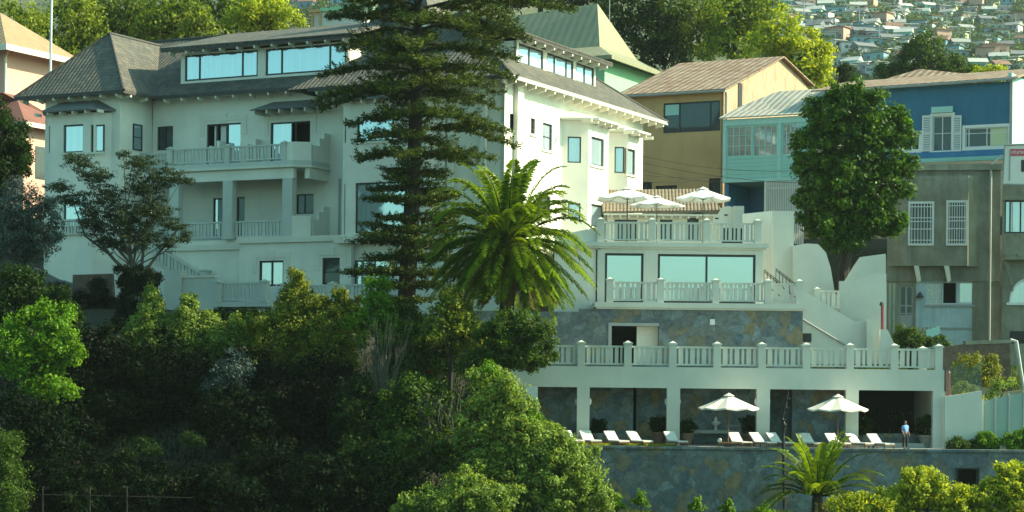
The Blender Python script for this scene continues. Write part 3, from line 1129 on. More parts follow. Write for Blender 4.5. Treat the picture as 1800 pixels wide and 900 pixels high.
pz = tz(1300, 647)
us = [tu(x, 620) for x in (944, 1022, 1104, 1183, 1261, 1340, 1418, 1495, 1573, 1651)]
balustrade(T, log, us, -.22, pz, 1.37, .46, ext=.18)
for i in range(6):      # returns along the right end
    pass
panel(Frame(T.P(us[-1], 0, 0)[0], 126.22, PI / 2), log, .25, 4.6, 0, pz, pz + 1.32)
post(Frame(T.P(us[-1], 0, 0)[0], 126.22, PI / 2), log, 4.9, 0, pz, pz + 1.5, .46)

# stone base with middle terrace
WB = -7.5
sb = thing('terrace_building', 'slate clad terrace base with white balustrade above the loggia deck', 'terrace', (15, 133.5, pz))
zc0, zc1 = tz(1240, 545, WB), tz(1240, 533, WB)
xb0, xb1 = tu(960, 570, WB), tu(1411, 570, WB)
hole = T.rect(1075, 573, 1158, 640, WB)
b = MB(T)
holes_wall(b, tu(1018, 570, WB), xb1, pz - .3, zc0, WB, [hole], .5)
b.poly([(xb1, WB, pz - .3), (xb1, WB - 9, pz - .3), (xb1, WB - 9, zc0), (xb1, WB, zc0)])
b.poly([(tu(1018, 570, WB), WB, pz - .3), (xb0 - 6, WB, pz - .3), (xb0 - 6, WB, zc0 - .2), (tu(1018, 570, WB), WB, zc0 - .2)])
obj('stone_wall', b, 'slate', sb)
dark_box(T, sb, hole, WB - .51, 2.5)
b = MB(T)
b.box((hole[0] + hole[1]) / 2 + .15, hole[1], WB - 1.0, WB - .8, hole[2], hole[3])
obj('passage_wall', b, 'white', sb)
b = MB(T)
b.box(hole[0] - .22, hole[0], WB + .003, WB + .06, hole[2], hole[3] + .2)
b.box(hole[0], hole[1], WB + .003, WB + .06, hole[3], hole[3] + .2)
obj('passage_frame', b, 'steel', sb)
b = MB(T)
b.box(tu(1045, 540, WB), xb1 + .25, WB - 4.2, WB + .28, zc0 + .12, zc1)
b.box(tu(1045, 540, WB) + .1, xb1 + .1, WB - 4.2, WB + .14, zc0, zc0 + .12)
obj('terrace_slab', b, 'white2', sb)
b = MB(T)
u = tu(1252, 567, WB)
b.box(u - .16, u + .16, WB + .003, WB + .1, tz(1252, 571, WB), tz(1252, 561, WB))
obj('wall_light', b, 'canvas_blue', sb)
us = [tu(x, 515, WB) for x in (1072, 1161, 1258, 1350, 1405)]
balustrade(T, sb, us, WB - .05, zc1, 1.42, .44, ext=.15)

# glass pavilion and its roof terrace
WP = -11.4
pv = thing('glass_pavilion', 'white pavilion with wide sliding windows and a balustraded roof terrace with three parasols', 'pavilion', (12, 137.4, zc1))
xp0, xp1 = tu(1050, 480, WP), tu(1341, 480, WP)
zr0, zr1 = tz(1200, 438, WP), tz(1200, 427, WP)
ops = [T.rect(1063, 445, 1131, 533, WP), T.rect(1156, 447, 1328, 533, WP)]
b = MB(T)
holes_wall(b, xp0, xp1, zc1 - .3, zr0, WP, ops, .3)
b.poly([(xp1, WP, zc1 - .3), (xp1, WP - 12, zc1 - .3), (xp1, WP - 12, zr0), (xp1, WP, zr0)])
obj('walls', b, 'white2', pv)
window(T, pv, ops[0], WP, 'pane_sky', name='sliding_window', fw=.16, deep=.14)
window(T, pv, ops[1], WP, 'pane_sky', name='sliding_window', fw=.16, mull=(.5,), deep=.14)
b = MB(T)
b.box(tu(975, 430, WP), xp1 + .35, WP - 14, WP + .3, zr0 + .13, zr1)
b.box(tu(975, 430, WP), xp1 + .2, WP - 14, WP + .16, zr0, zr0 + .13)
obj('roof_slab', b, 'white2', pv)
us = [tu(x, 410, WP) for x in (1056, 1146, 1242, 1332)]
balustrade(T, pv, us, WP - .1, zr1, 1.45, .46, ext=.15)
LF = Frame(T.P(us[0], 0, 0)[0], 126 - WP, -PI / 2 - R(28))
b = MB(T)
# side parapet running back to the hotel
b.slab([(tu(1048, 440, WP), WP, zr1 + .7), (tu(1056, 440, WP), WP, zr1 + .7), (tu(1010, 440, WP - 9), WP - 9, zr1 + .9), (tu(1004, 440, WP - 9), WP - 9, zr1 + .9)], 1.2)
b.slab([(tu(975, 440, WP), WP - .2, zr1 + .4), (tu(1048, 440, WP), WP - .2, zr1 + 1.0), (tu(1048, 440, WP), WP - .5, zr1 + 1.0), (tu(975, 440, WP), WP - .5, zr1 + .4)], 6.0)
obj('parapet', b, 'white', pv)

# low tiled building behind the parasols
WL = -24.0
lb = thing('tiled_outbuilding', 'low cream outbuilding with clay tiled roof behind the three parasols', 'building', (11, 150, zr1))
ul0, ul1 = tu(1068, 370, WL), tu(1262, 370, WL)
ze = tz(1160, 376, WL + .8)
ops = [T.rect(1160, 386, 1182, 424, WL), T.rect(1208, 383, 1228, 424, WL), T.rect(1080, 386, 1120, 424, WL)]
b = MB(T)
holes_wall(b, ul0, ul1, zr1 - .4, ze - .05, WL, ops, .25)
b.box(ul1, ul1 + .3, WL - 4, WL + .003, zr1 - .4, ze)
obj('walls', b, 'trim', lb)
for q in ops:
    window(T, lb, q, WL, 'pane_dark', name='window', deep=.12)
z1_ = tz(1160, 352, WL - 2.6)
b = MB(T)
b.slab([(ul0 - .4, WL + .8, ze + .15), (ul1 + .2, WL + .8, ze + .35), (ul1 - .4, WL - 3.4, z1_ + 1.0), (ul0 - .4, WL - 3.4, z1_ + .8)], .18)
lr_ = obj('roof', b, 'terracotta_roof', lb)
for i in range(13):
    b = MB(T)
    uu = ul0 + .3 + i * (ul1 - ul0 - .6) / 12
    b.box(uu - .07, uu + .07, WL + .003, WL + .7, ze - .28, ze - .06)
    obj('rafter_tail', b, 'trim', lr_)
b = MB(T)
b.box(ul0 - .3, ul1 + .1, WL + .7, WL + .82, ze - .12, ze + .0)
obj('eave_board', b, 'trim', lb)
# curved gable wall beside it
gw_ = thing('scrolled_wall', 'cream scrolled end wall with two small vents beside the outbuilding', 'wall', (16, 150, zr1))
def poly_px(par, f, w_, pts, t, m, name):
    b = MB(f)
    b.extr([f.pick(x, y, w_) for x, y in pts], w_ - t, w_)
    return obj(name, b, m, par)
poly_px(gw_, T, WL + 1.5, [(1252, 400), (1255, 380), (1262, 376), (1270, 364), (1282, 362), (1293, 366), (1300, 380), (1300, 400)], .3, 'trim', 'wall_body')
poly_px(gw_, T, WL + 2.0, [(1290, 400), (1290, 362), (1308, 362), (1308, 400)], .6, 'white2', 'pillar')
for x, y in ((1260, 384), (1276, 378)):
    u, z = T.pick(x, y, WL + 1.5)
    b = MB(T)
    b.box(u - .12, u + .12, WL + 1.503, WL + 1.53, z - .05, z + .05)
    obj('vent', b, 'black', gw_)
# white garden walls and stairs to the right
gwl = thing('garden_walls', 'white stepped and curved garden walls around the outdoor stair', 'wall', (21, 140, 34))
def gwall(w_, pts, t=.35, m='white2', name='wall_section'):
    return poly_px(gwl, T, w_, pts, t, m, name)
gwall(-19, [(1306, 440), (1306, 376), (1363, 370), (1363, 560), (1306, 560)], .35, 'white')
gwall(-17, [(1358, 560), (1358, 371), (1395, 371), (1395, 456), (1410, 456), (1410, 560)], .5)
gwall(-16.6, [(1394, 560), (1394, 432), (1418, 428), (1438, 429), (1452, 444), (1460, 470), (1466, 505), (1470, 560)], .4)
gwall(-17.5, [(1468, 560), (1470, 520), (1500, 470), (1512, 452), (1557, 446), (1557, 560)], .4)
gwall(-15.5, [(1476, 620), (1476, 494), (1503, 494), (1512, 484), (1524, 481), (1558, 481), (1558, 640), (1476, 640)], .4)
gwall(-13.0, [(1405, 640), (1405, 513), (1416, 513), (1503, 566), (1526, 562), (1526, 640)], .3)
gwall(-12.4, [(1524, 640), (1524, 563), (1533, 563), (1533, 640)], 2.5)
gwall(-12.2, [(1548, 640), (1548, 579), (1560, 579), (1575, 610), (1582, 640)], .5)
b = MB(T)
pts = [T.pick(x, y, -12.9) for x, y in ((1411, 561), (1486, 606))]
b.tube([(pts[0][0], -12.93, pts[0][1]), (pts[1][0], -12.93, pts[1][1])], .07, 6)
obj('handrail', b, 'steel', gwl)
hole = T.rect(1411, 586, 1426, 601, -12.95)
b = MB(T)
b.box(hole[0], hole[1], -12.99, -12.9, hole[2], hole[3])
obj('vent', b, 'black', gwl)
ur = [tu(x, 520, -14) for x in (1436, 1479)]
zr_ = tz(1455, 545, -14)
post(T, gwl, ur[0], -14, zr_, zr_ + 1.5, .4)
panel(T, gwl, ur[0] - 1.6, ur[0] - .2, -14, zr_ + .25, zr_ + 1.35)
panel(T, gwl, ur[0] + .2, ur[1], -14, zr_, zr_ + 1.35)
# iron railings of the upper stair
ir = thing('iron_railing', 'thin black iron stair railing beside the glass pavilion', 'railing', (17.6, 141, 36))
b = MB(T)
for (xa, ya, xb, yb, n, ww) in ((1343, 474, 1372, 497, 5, -15), (1364, 472, 1400, 500, 6, -15.6)):
    ua, za = T.pick(xa, ya, ww)
    uc, zc = T.pick(xb, yb, ww)
    for dz in (0, -.14, -.95):
        b.tube([(ua, ww, za + dz), (uc, ww, zc + dz)], .03, 5)
    for i in range(n + 1):
        k = i / n
        b.tube([(ua + (uc - ua) * k, ww, za + (zc - za) * k), (ua + (uc - ua) * k, ww, za + (zc - za) * k - 1.0)], .025, 5)
obj('railing_bars', b, 'black', ir)
# ---------------------------------------------------------------- neighbouring houses
M['tan'] = plaster('tan_render', (.58, .38, .18), .2, .2)
M['tan_metal'] = ribbed('tan_sheeting', (.62, .44, .28), (.52, .34, .22), .5, .35, 'X', .5)
M['rusty_roof'] = ribbed('rusty_sheet_roof', (.42, .33, .24), (.24, .15, .11), .7, .7, 'X', .9, .8)
M['turq'] = ribbed('turquoise_boards', (.22, .52, .50), (.28, .56, .53), .32, 0, 'Y', .6)
M['turq_plain'] = plain('turquoise_trim', (.34, .60, .57), .7, .1)
M['pale_roof'] = ribbed('pale_sheet_roof', (.52, .50, .42), (.44, .42, .36), .6, .12, 'X', .6)
M['blue'] = ribbed('blue_sheeting', (.010, .115, .22), (.014, .14, .26), 1.9, 0, 'X', .08, .5, .12)
M['blue_lap'] = ribbed('blue_boards', (.03, .15, .31), (.05, .20, .36), .28, 0, 'Y', .7)
M['grey_render'] = rough_wall('grey_render', (.25, .255, .20), (.34, .35, .29), (.17, .175, .14))
M['blue_wash'] = rough_wall('pale_blue_wash', (.45, .60, .66), (.52, .66, .72), (.36, .50, .56))
M['green_roof'] = ribbed('green_sheet_roof', (.23, .24, .16), (.27, .275, .18), .9, .0, 'X', .15, .7, .2)
M['green_wall'] = plaster('mint_wall', (.30, .62, .38), .1, .1)
M['pink'] = plaster('pink_render', (.70, .42, .34), .1, .1)
M['pink_roof'] = ribbed('maroon_roof', (.30, .12, .09), (.24, .10, .08), .5, .1, 'X', .5)
M['tan_roof'] = ribbed('tan_roof_sheet', (.42, .30, .17), (.36, .25, .15), .5, .1, 'X', .5)
M['brick'] = brick('brown_brick', (.20, .13, .09), (.14, .10, .075), (.10, .09, .08))
M['red'] = plain('red_paint', (.16, .025, .04), .5)
M['signwhite'] = plain('sign_white', (.75, .74, .70), .6, .05)
M['signred'] = plain('sign_red', (.62, .05, .10), .6, .05)
M['slatwhite'] = plain('white_slats', (.60, .64, .62), .7)
M['purple'] = plain('dim_shade', (.06, .08, .08), .8)
M['yglass'] = plain('yellow_blind', (.55, .60, .38), .6, .05)  # plain pale yellow-green of the blind

def houseframe(px, py, D, ang=-A27):
    a = ray(px, py)[0]
    return Frame(a * D, D, ang)
def poly3(par, f, pts, m, name, t=.12):
    b = MB(f)
    b.slab(pts, t)
    return obj(name, b, m, par)
# --- tan house
TH = houseframe(1271, 250, 180)
TG = Frame(TH.o[0], TH.o[1], PI / 2 - A27)
th = thing('tan_house', 'tan rendered house with rusty sheet roof and wide dark window', 'house', TH.P(-6, -5, 42))
ul = TH.pick(1085, 250)[0]
zt_ = TH.pick(1270, 156)[1]
ops = [TH.rect(1166, 179, 1266, 232), TH.rect(1124, 320, 1146, 347), TH.rect(1152, 326, 1190, 348), TH.rect(1246, 313, 1268, 345)]
b = MB(TH)
holes_wall(b, ul, 0, 36, zt_, 0, ops, .3)
obj('walls', b, 'tan', th)
window(TH, th, ops[0], 0, 'pane_dark', mull=(.28, .82), trans=(), name='window', fw=.12)
for q in ops[1:]:
    window(TH, th, q, 0, 'pane_dark', name='window', mull=(.5,))
b = MB(TH)
o0, o1 = ops[0][0], ops[0][1]
b.box(o0 + .15, o0 + (o1 - o0) * .27, -.1, -.08, ops[0][3] - 1.1, ops[0][3] - .15)
obj('blind', b, 'turq_plain', th)
rw_, rz_ = TG.pick(1370, 101)            # ridge point on the gable plane
rd = rw_
bd, bz_ = TG.pick(1424, 150)
b = MB(TG)
b.extr([(0, 36), (0, zt_), (rd, rz_), (bd * .8, rz_ - (rz_ - bz_) * .45), (bd, bz_ - .5), (bd, 36)], -.2, 0)
obj('gable_wall', b, 'tan_metal', th)
b = MB(TG)
q = TG.rect(1297, 146, 1304, 195)
b.box(q[0], q[1], 0.003, .05, q[2], q[3])
obj('gap_boards', b, 'black', th)
poly3(th, TH, [(ul, .7, zt_ - .1), (.5, .7, zt_ - .1), (.5, -rd, rz_ + .1), (ul, -rd, rz_ + .1)], 'rusty_roof', 'roof')
poly3(th, TH, [(ul, -rd, rz_ + .1), (.5, -rd, rz_ + .1), (.5, -bd, bz_), (ul, -bd, bz_)], 'rusty_roof', 'roof')
b = MB(TH)
b.tube([(ul, .82, zt_ - .3), (.5, .82, zt_ - .3)], .1, 6)
b.tube([(.35, .3, zt_ - .35), (.3, .12, zt_ - 1.2), (.3, .12, 38)], .1, 6)
obj('gutter', b, 'steel', th)
# --- turquoise house
QH = houseframe(1272, 260, 172)
QG = Frame(QH.o[0], QH.o[1], PI / 2 - A27)
qh = thing('turquoise_house', 'small turquoise boarded house with pale sheet roof and net curtained windows', 'house', QH.P(4, -3, 42))
ur_ = QH.pick(1425, 260)[0]
zt_ = QH.pick(1340, 207)[1]
zb_ = QH.pick(1340, 319)[1]
ops = [QH.rect(1278, 222, 1321, 275), QH.rect(1324, 220, 1366, 274), QH.rect(1375, 217, 1404, 272)]
b = MB(QH)
holes_wall(b, 0, ur_, zb_, zt_, 0, ops, .2)
b.poly([(0, 0, zb_), (ur_, 0, zb_), (ur_, -6, zb_), (0, -6, zb_)])
obj('walls', b, 'turq', qh)
M['net'] = glass('net_curtain_glass', (.26, .27, .25), .2)
for q in ops:
    window(QH, qh, q, 0, 'net', fm='turq_plain', name='window', mull=(.25, .5, .75), trans=(.35, .7), fw=.07, deep=.08)
b = MB(QH)
b.box(-.05, ur_, .003, .09, zt_ - .55, zt_)
b.box(-.05, ur_, .003, .12, zb_, zb_ + .22)
for x in (1274, 1370):
    u = QH.pick(x, 260)[0]
    b.box(u - .16, u + .16, .003, .075, zb_ + .22, zt_ - .55)
obj('trim_boards', b, 'turq_plain', qh)
z2 = QH.pick(1400, 160, -7)[1]
poly3(qh, QH, [(-.3, .35, zt_ + .15), (ur_, .35, zt_ + .15), (ur_, -6.5, z2), (QH.pick(1368, 163, -6.5)[0], -6.5, z2), (.2, -3.5, zt_ + 1.6)], 'pale_roof', 'roof')
b = MB(QH)
b.box(0.003, ur_, -5.5, -5.2, 37, zb_ - .01)
b.box(0.003, .3, -5.19, -.5, 37, zb_ - .01)
obj('undercroft_wall', b, 'turq_plain' if False else 'blue_lap', qh)
sl = thing('slat_fence', 'white vertical slat fence under the turquoise house', 'fence', QH.P(6, .2, 43))
b = MB(QH)
ua, ub = QH.pick(1347, 340, .2)[0], QH.pick(1412, 340, .2)[0]
n = 22
for i in range(n):
    u = ua + (ub - ua) * i / (n - 1)
    b.box(u - .045, u + .045, .17, .23, 38, zb_ - .05)
obj('slats', b, 'slatwhite', sl)
b = MB(QH)
b.box(ua - .15, ua + .05, .1, .3, 38, zb_ - .03)
b.box(ua, ub, .1, .165, QH.pick(1380, 330, .2)[1] - .06, QH.pick(1380, 330, .2)[1] + .06)
obj('frame_posts', b, 'slatwhite', sl)
# --- green roofed building
GB = houseframe(1063, 120, 205)
gbld = thing('green_roofed_building', 'mint green building with flared green sheet roof beyond the hotel', 'building', GB.P(-6, -6, 52))
ze = GB.pick(1063, 100)[1]
wd = -GB.picku(1165, 118, 0)[0]
b = MB(GB)
b.box(-18, 0, -wd, 0, 44, ze - .2)
obj('walls', b, 'green_wall', gbld)
rt = GB.pick(1050, 6, -wd * .42)
rl = GB.pick(905, 28, -wd * .42)
OV = 1.3
def lerp3(a, c, k):
    return tuple(a[i] + (c[i] - a[i]) * k for i in range(3))
e = [(-19.5, OV, ze - .1), (OV, OV, ze - .1), (OV, -wd - OV, ze - .1), (-19.5, -wd - OV, ze - .1)]
t0, t1 = (rt[0], -wd * .42, rt[1]), (rl[0], -wd * .42, rl[1])
mids = [(-16, -2.2, ze + 1.5), (-1.6, -2.2, ze + 1.5), (-1.6, -wd + 3.2, ze + 1.5), (-16, -wd + 3.2, ze + 1.5)]
b = MB(GB)
b.poly([e[0], e[1], mids[1], mids[0]])
b.poly([e[1], e[2], mids[2], mids[1]])
b.poly([e[2], e[3], mids[3], mids[2]])
b.poly([mids[0], mids[1], t0, t1])
b.poly([mids[1], mids[2], t0])
b.poly([mids[2], mids[3], t1, t0])
b.poly([(p[0], p[1], p[2] - .02) for p in e])
obj('roof', b, 'green_roof', gbld)
b = MB(GB)
b.box(-19.5, OV, OV - .02, OV + .06, ze - .45, ze - .05)
b.box(OV - .02, OV + .06, -wd - OV, OV, ze - .45, ze - .05)
obj('fascia', b, 'green_roof', gbld)
# --- white cabin above the hotel roof
cb = thing('white_cabin', 'white boxy roof cabin with tan edges rising behind the hotel ridge', 'cabin', at(570, 40, 200))
CF = houseframe(562, 30, 200)
u0, u1 = CF.pick(545, 30)[0], CF.pick(640, 30)[0]
b = MB(CF)
b.box(0.0, u1, -5, 0, 55, CF.pick(600, 18)[1])
b.box(u0, -.003, -5, -.4, 55, CF.pick(600, 18)[1])
obj('walls', b, 'white2', cb)
b = MB(CF)
for u, ww in ((u0 + .05, -.33), (.08, .05)):
    b.box(u - .1, u + .12, ww - .06, ww + .05, 55, CF.pick(600, 18)[1] + .003)
b.box(u0 - .1, .2, -.38, .12, CF.pick(600, 18)[1] + .004, CF.pick(600, 13)[1])
obj('edge_trim', b, 'tan', cb)
b = MB(CF)
b.box(.2, u1 + .3, -5.3, .3, CF.pick(600, 18)[1] + .003, CF.pick(600, 12)[1])
obj('roof', b, 'green_wall', cb)
# --- blue house above grey house
BH = houseframe(1778, 200, 163)
BG = Frame(BH.o[0], BH.o[1], PI / 2 - A27)
bh = thing('blue_house', 'blue sheet clad house with shuttered window and low rusty roof', 'house', BH.P(-6, -4, 44))
ul = BH.pick(1510, 200)[0]
zt_ = BH.pick(1690, 148)[1]
zb_ = BH.pick(1690, 285)[1]
ops = [BH.rect(1640, 204, 1673, 265), BH.rect(1583, 236, 1616, 264), BH.rect(1697, 224, 1772, 258)]
b = MB(BH)
zm = BH.pick(1690, 262)[1]
holes_wall(b, ul, 0, zm, zt_, 0, ops, .25)
obj('walls', b, 'blue', bh)
b = MB(BH)
b.poly([(ul, 0.02, zm), (0, 0.02, zm), (0, .45, zb_ + .35), (ul, .45, zb_ + .35)])
obj('skirt_boards', b, 'blue_lap', bh)
b = MB(BH)
b.box(ul, .2, .3, .62, zb_ + .02, zb_ + .34)
obj('ledge', b, 'turq', bh)
def trimbox(f, par, q, w_, t=.22, m='slatwhite'):
    b = MB(f)
    b.box(q[0] - t, q[1] + t, w_ + .004, w_ + .08, q[3], q[3] + t)
    b.box(q[0] - t, q[1] + t, w_ + .004, w_ + .12, q[2] - t, q[2])
    b.box(q[0] - t, q[0], w_ + .004, w_ + .08, q[2], q[3])
    b.box(q[1], q[1] + t, w_ + .004, w_ + .08, q[2], q[3])
    return obj('window_surround', b, m, par)
M['whitef'] = plain('white_frame', (.70, .72, .72), .6, .06)
for q, mu, tr_ in ((ops[0], (.5,), (.5,)), (ops[1], (.6,), ()), (ops[2], (.08, .5), (.72,))):
    window(BH, bh, q, 0, 'pane_dark', fm='whitef', name='window', mull=mu, trans=tr_, fw=.08, deep=.1)
    trimbox(BH, bh, q, 0, .24, 'whitef')
b = MB(BH)
q = ops[2]
b.box(q[0] + (q[1] - q[0]) * .58, q[1] - .1, -.09, -.085, q[2] + .1, q[3] - .1)
obj('blind', b, 'yglass', bh)
b = MB(BH)
q = ops[0]
b.box(q[0] - .1, q[1] + .1, .005, .25, q[3] + .26, q[3] + .75)
obj('window_head', b, 'turq_plain', bh)
for a, c in ((1621, 1638), (1674, 1690)):
    s_ = BH.rect(a, 203, c, 266, .12)
    b = MB(BH)
    b.box(s_[0], s_[0] + .1, .09, .17, s_[2], s_[3])
    b.box(s_[1] - .1, s_[1], .09, .17, s_[2], s_[3])
    zc = (s_[2] + s_[3]) / 2
    for z in (s_[2], zc - .06, s_[3] - .12):
        b.box(s_[0] + .1, s_[1] - .1, .09, .17, z, z + .12)
    nl = 9
    for lo, hi in ((s_[2] + .12, zc - .06), (zc + .06, s_[3] - .12)):
        for i in range(nl):
            z = lo + (hi - lo) * (i + .2) / nl
            b.add([(s_[0] + .1, .1, z + .1), (s_[1] - .1, .1, z + .1), (s_[1] - .1, .15, z), (s_[0] + .1, .15, z)], [(0, 1, 2, 3)])
    obj('shutter', b, 'whitef', bh)
# right flank and roof
wd = 9.0
b = MB(BG)
b.box(0.003, wd, -.3, 0, zb_, zt_ + .7)
obj('flank_wall', b, 'turq_plain', bh)
zr_ = BH.pick(1700, 131, -wd)[1]
poly3(bh, BH, [(BH.pick(1430, 150)[0], .6, zt_ + .1), (.6, .6, zt_ + .25), (.6, -wd, zr_ + .2), (BH.pick(1430, 150)[0], -wd, zr_)], 'rusty_roof', 'roof')
ap = BH.pick(1617, 121, -wd - 4)
a_, c_ = BH.pick(1535, 150, -wd)[0], BH.pick(1720, 138, -wd)[0]
b = MB(BH)
b.poly([(a_, -wd - .02, zr_ - .2), (c_, -wd - .02, zr_ - .1), (ap[0], -wd - 4, ap[1])])
b.poly([(a_, -wd - .02, zr_ - .2), (ap[0], -wd - 4, ap[1]), (a_, -wd - 8, zr_ - .2)])
b.poly([(c_, -wd - .02, zr_ - .1), (c_, -wd - 8, zr_ - .1), (ap[0], -wd - 4, ap[1])])
obj('hipped_roof', b, 'rusty_roof', bh)
b = MB(BH)
b.tube([(ul, .66, zt_ - .05), (.5, .66, zt_ + .1)], .1, 6)
b.box(-.12, .1, .003, .15, zb_ + .4, zt_)
obj('gutter', b, 'steel', bh)
# --- grey house
GH = houseframe(1735, 400, 160, R(-8))
gh = thing('grey_house', 'weathered grey rendered house with projecting barred bay and pale blue ground floor', 'house', GH.P(-4, -3, 34))
ul = GH.pick(1560, 400)[0]
ur_ = GH.pick(1758, 400)[0]
zt_ = GH.pick(1660, 292)[1]
zf = GH.pick(1650, 492)[1]
zg = GH.pick(1650, 600)[1]
ops = [GH.rect(1580, 501, 1606, 592), GH.rect(1628, 497, 1655, 535), GH.rect(1657, 496, 1682, 534), GH.rect(1685, 495, 1712, 534)]
b = MB(GH)
holes_wall(b, ul, ur_, zf, zt_, 0, [], .3)
holes_wall(b, ur_ - 2.1, ur_, zg - 3, zf, 0, [], .3)
holes_wall(b, ul, GH.pick(1610, 550)[0], zg - 3, zf, 0, [ops[0]], .3)
obj('walls', b, 'grey_render', gh)
b = MB(GH)
holes_wall(b, GH.pick(1610, 550)[0] + .003, ur_ - 2.1, zg - 3, zf - .003, -.03, ops[1:], .3)
obj('painted_wall', b, 'blue_wash', gh)
window(GH, gh, ops[0], 0, 'pane_dark', fm='steel', name='door', trans=(.45, .6), mull=(.5,), fw=.16)
b = MB(GH)
q = ops[0]
b.box(q[0] + .16, q[1] - .16, -.17, -.1, q[2], q[2] + (q[3] - q[2]) * .42)
obj('door_panel', b, 'steel', gh)
window(GH, gh, ops[1], -.03, 'net', fm='whitef', name='window', mull=(.33, .66), trans=(.33, .66), fw=.09)
window(GH, gh, ops[2], -.03, None, fm='whitef', name='window', fw=.06)
dark_box(GH, gh, ops[2], -.34, 1.5)
window(GH, gh, ops[3], -.03, 'pane', fm='whitef', name='window', fw=.12)
b = MB(GH)
b.box(ops[1][0] - .1, ops[3][1] + .1, -.02, .1, ops[1][2] - .18, ops[1][2] - .02)
b.box(GH.pick(1610, 550)[0], ur_ - 2.1, -.02, .06, GH.pick(1660, 577)[1] - .07, GH.pick(1660, 577)[1] + .07)
obj('sill', b, 'steel', gh)
b = MB(GH)
b.box(ul - .1, ur_ + .1, .003, .35, zt_ - .35, zt_ + .15)
obj('cornice', b, 'grey_render', gh)
b = MB(GH)
b.box(ul, ur_, .003, .12, zf - .12, zf + .06)
obj('string_course', b, 'grey_render', gh)
# bay with barred windows
z0, z1 = GH.pick(1650, 467, 1)[1], GH.pick(1650, 306, 1)[1]
u0, u1 = GH.pick(1565, 400, 0)[0], GH.pick(1712, 400, 1)[0] + .5
fr2 = [GH.rect(1600, 358, 1638, 428, .7), GH.rect(1667, 356, 1697, 428, .7)]
bo = bay(GH, gh, u0, u1, .7, .95, 0.004, z0, z1 - .1, 'grey_render', front=[], left=[])
fc = MB(GH)
b = MB(GH)
b.poly([(u0, .004, z0), (u0 + .95, .7, z0), (u1 - .95, .7, z0), (u1, .004, z0)])
b.poly([(u0, .004, z1 - .1), (u0 + .95, .7, z1 - .1), (u1 - .95, .7, z1 - .1), (u1, .004, z1 - .1)])
obj('bay_soffit', b, 'grey_render', gh)
for q in fr2:
    b = MB(GH)
    b.box(q[0], q[1], .71, .715, q[2], q[3])
    o = obj('barred_window', b, 'pane_dark', gh)
    trimbox(GH, o, q, .705, .17, 'whitef')
    b = MB(GH)
    for k in range(7):
        u = q[0] + (q[1] - q[0]) * (k + .5) / 7
        b.box(u - .025, u + .025, 0.78, 0.82, q[2], q[3])
    for k in (.08, .36, .55, .64, .92):
        z = q[2] + (q[3] - q[2]) * k
        b.box(q[0], q[1], 0.821, 0.85, z - .035, z + .035)
    obj('window_bars', b, 'whitef', o)
for x in (1612, 1665):
    u, z = GH.pick(x, 480, .5)
    b = MB(GH)
    b.extr([(u - .25, z0), (u + .12, z0), (u + .3, z - .6), (u + .02, z - .75)], .25, .75)
    obj('bracket', b, 'trim', gh)
b = MB(GH)
u = GH.pick(1741, 400, .25)[0]
zz = GH.pick(1741, 300, .25)[1]
b.tube([(u + .8, .3, zz + 1.2), (u + .05, .3, zz + .5), (u, .25, zz), (u, .22, zz - 8), (u, .22, zg - 2.2)], .09, 7)
obj('downpipe', b, 'zinc', gh)
b = MB(GH)
u, z = GH.pick(1617, 520, .1)
b.lathe([(.32, -.15), (.2, .05), (.06, .3)], (u, .2, z), 8)
obj('porch_lamp', b, 'frame_brown', gh)
# --- arched house at the right edge
AH = houseframe(1760, 450, 157, R(-4))
ah = thing('arched_window_house', 'grey rendered house with arched window and bracketed ledge at the right edge', 'house', AH.P(3, -3, 34))
ops = [AH.rect(1766, 352, 1812, 410)]
zt_ = AH.pick(1780, 285)[1]
b = MB(AH)
holes_wall(b, 0.1, 6, 30, zt_, 0, ops, .3)
obj('walls', b, 'grey_render', ah)
window(AH, ah, ops[0], 0, 'pane', fm='frame', name='window', mull=(.22, .62), fw=.12)
b = MB(AH)
b.box(ops[0][0] - .2, ops[0][1] + .2, .003, .15, ops[0][3] + .02, ops[0][3] + .2)
obj('window_head', b, 'grey_render', ah)
uc, zc = AH.pick(1803, 532)
b = MB(AH)
pts = [(uc - 1.2, zc)] + [(uc - 1.2 * math.cos(t), zc + 1.75 * math.sin(t)) for t in np.linspace(0, PI, 15)] + [(uc + 1.2, zc)]
b.extr(pts, .003, .03)
ao = obj('arched_window', b, 'pane', ah)
b = MB(AH)
b.tube([(u, .06, z) for u, z in pts], .1, 6)
b.tube([(uc, .06, zc), (uc, .06, zc + 1.75)], .05, 6)
b.box(uc - 1.5, uc + 1.5, .03, .2, zc - .2, zc)
obj('arch_frame', b, 'whitef', ao)
b = MB(AH)
u0, z0 = AH.pick(1762, 452)
b.box(u0, u0 + 4, .003, 1.1, z0 - .25, z0)
for k in range(3):
    b.box(u0 + .1 + k * .9, u0 + .35 + k * .9, .003, 1.2, z0 + .003, z0 + .2)
b.extr([(u0, z0 - .25), (u0 + .3, z0 - .25), (u0 + .75, z0 - 2.2), (u0 + .6, z0 - 2.2)], .3, .6)
obj('bracketed_ledge', b, 'grey_render', ah)
dk = MB(AH)
q = AH.rect(1775, 582, 1815, 604)
dk.box(q[0], q[1], .003, .01, q[2], q[3])
obj('cellar_opening', dk, 'black', ah)
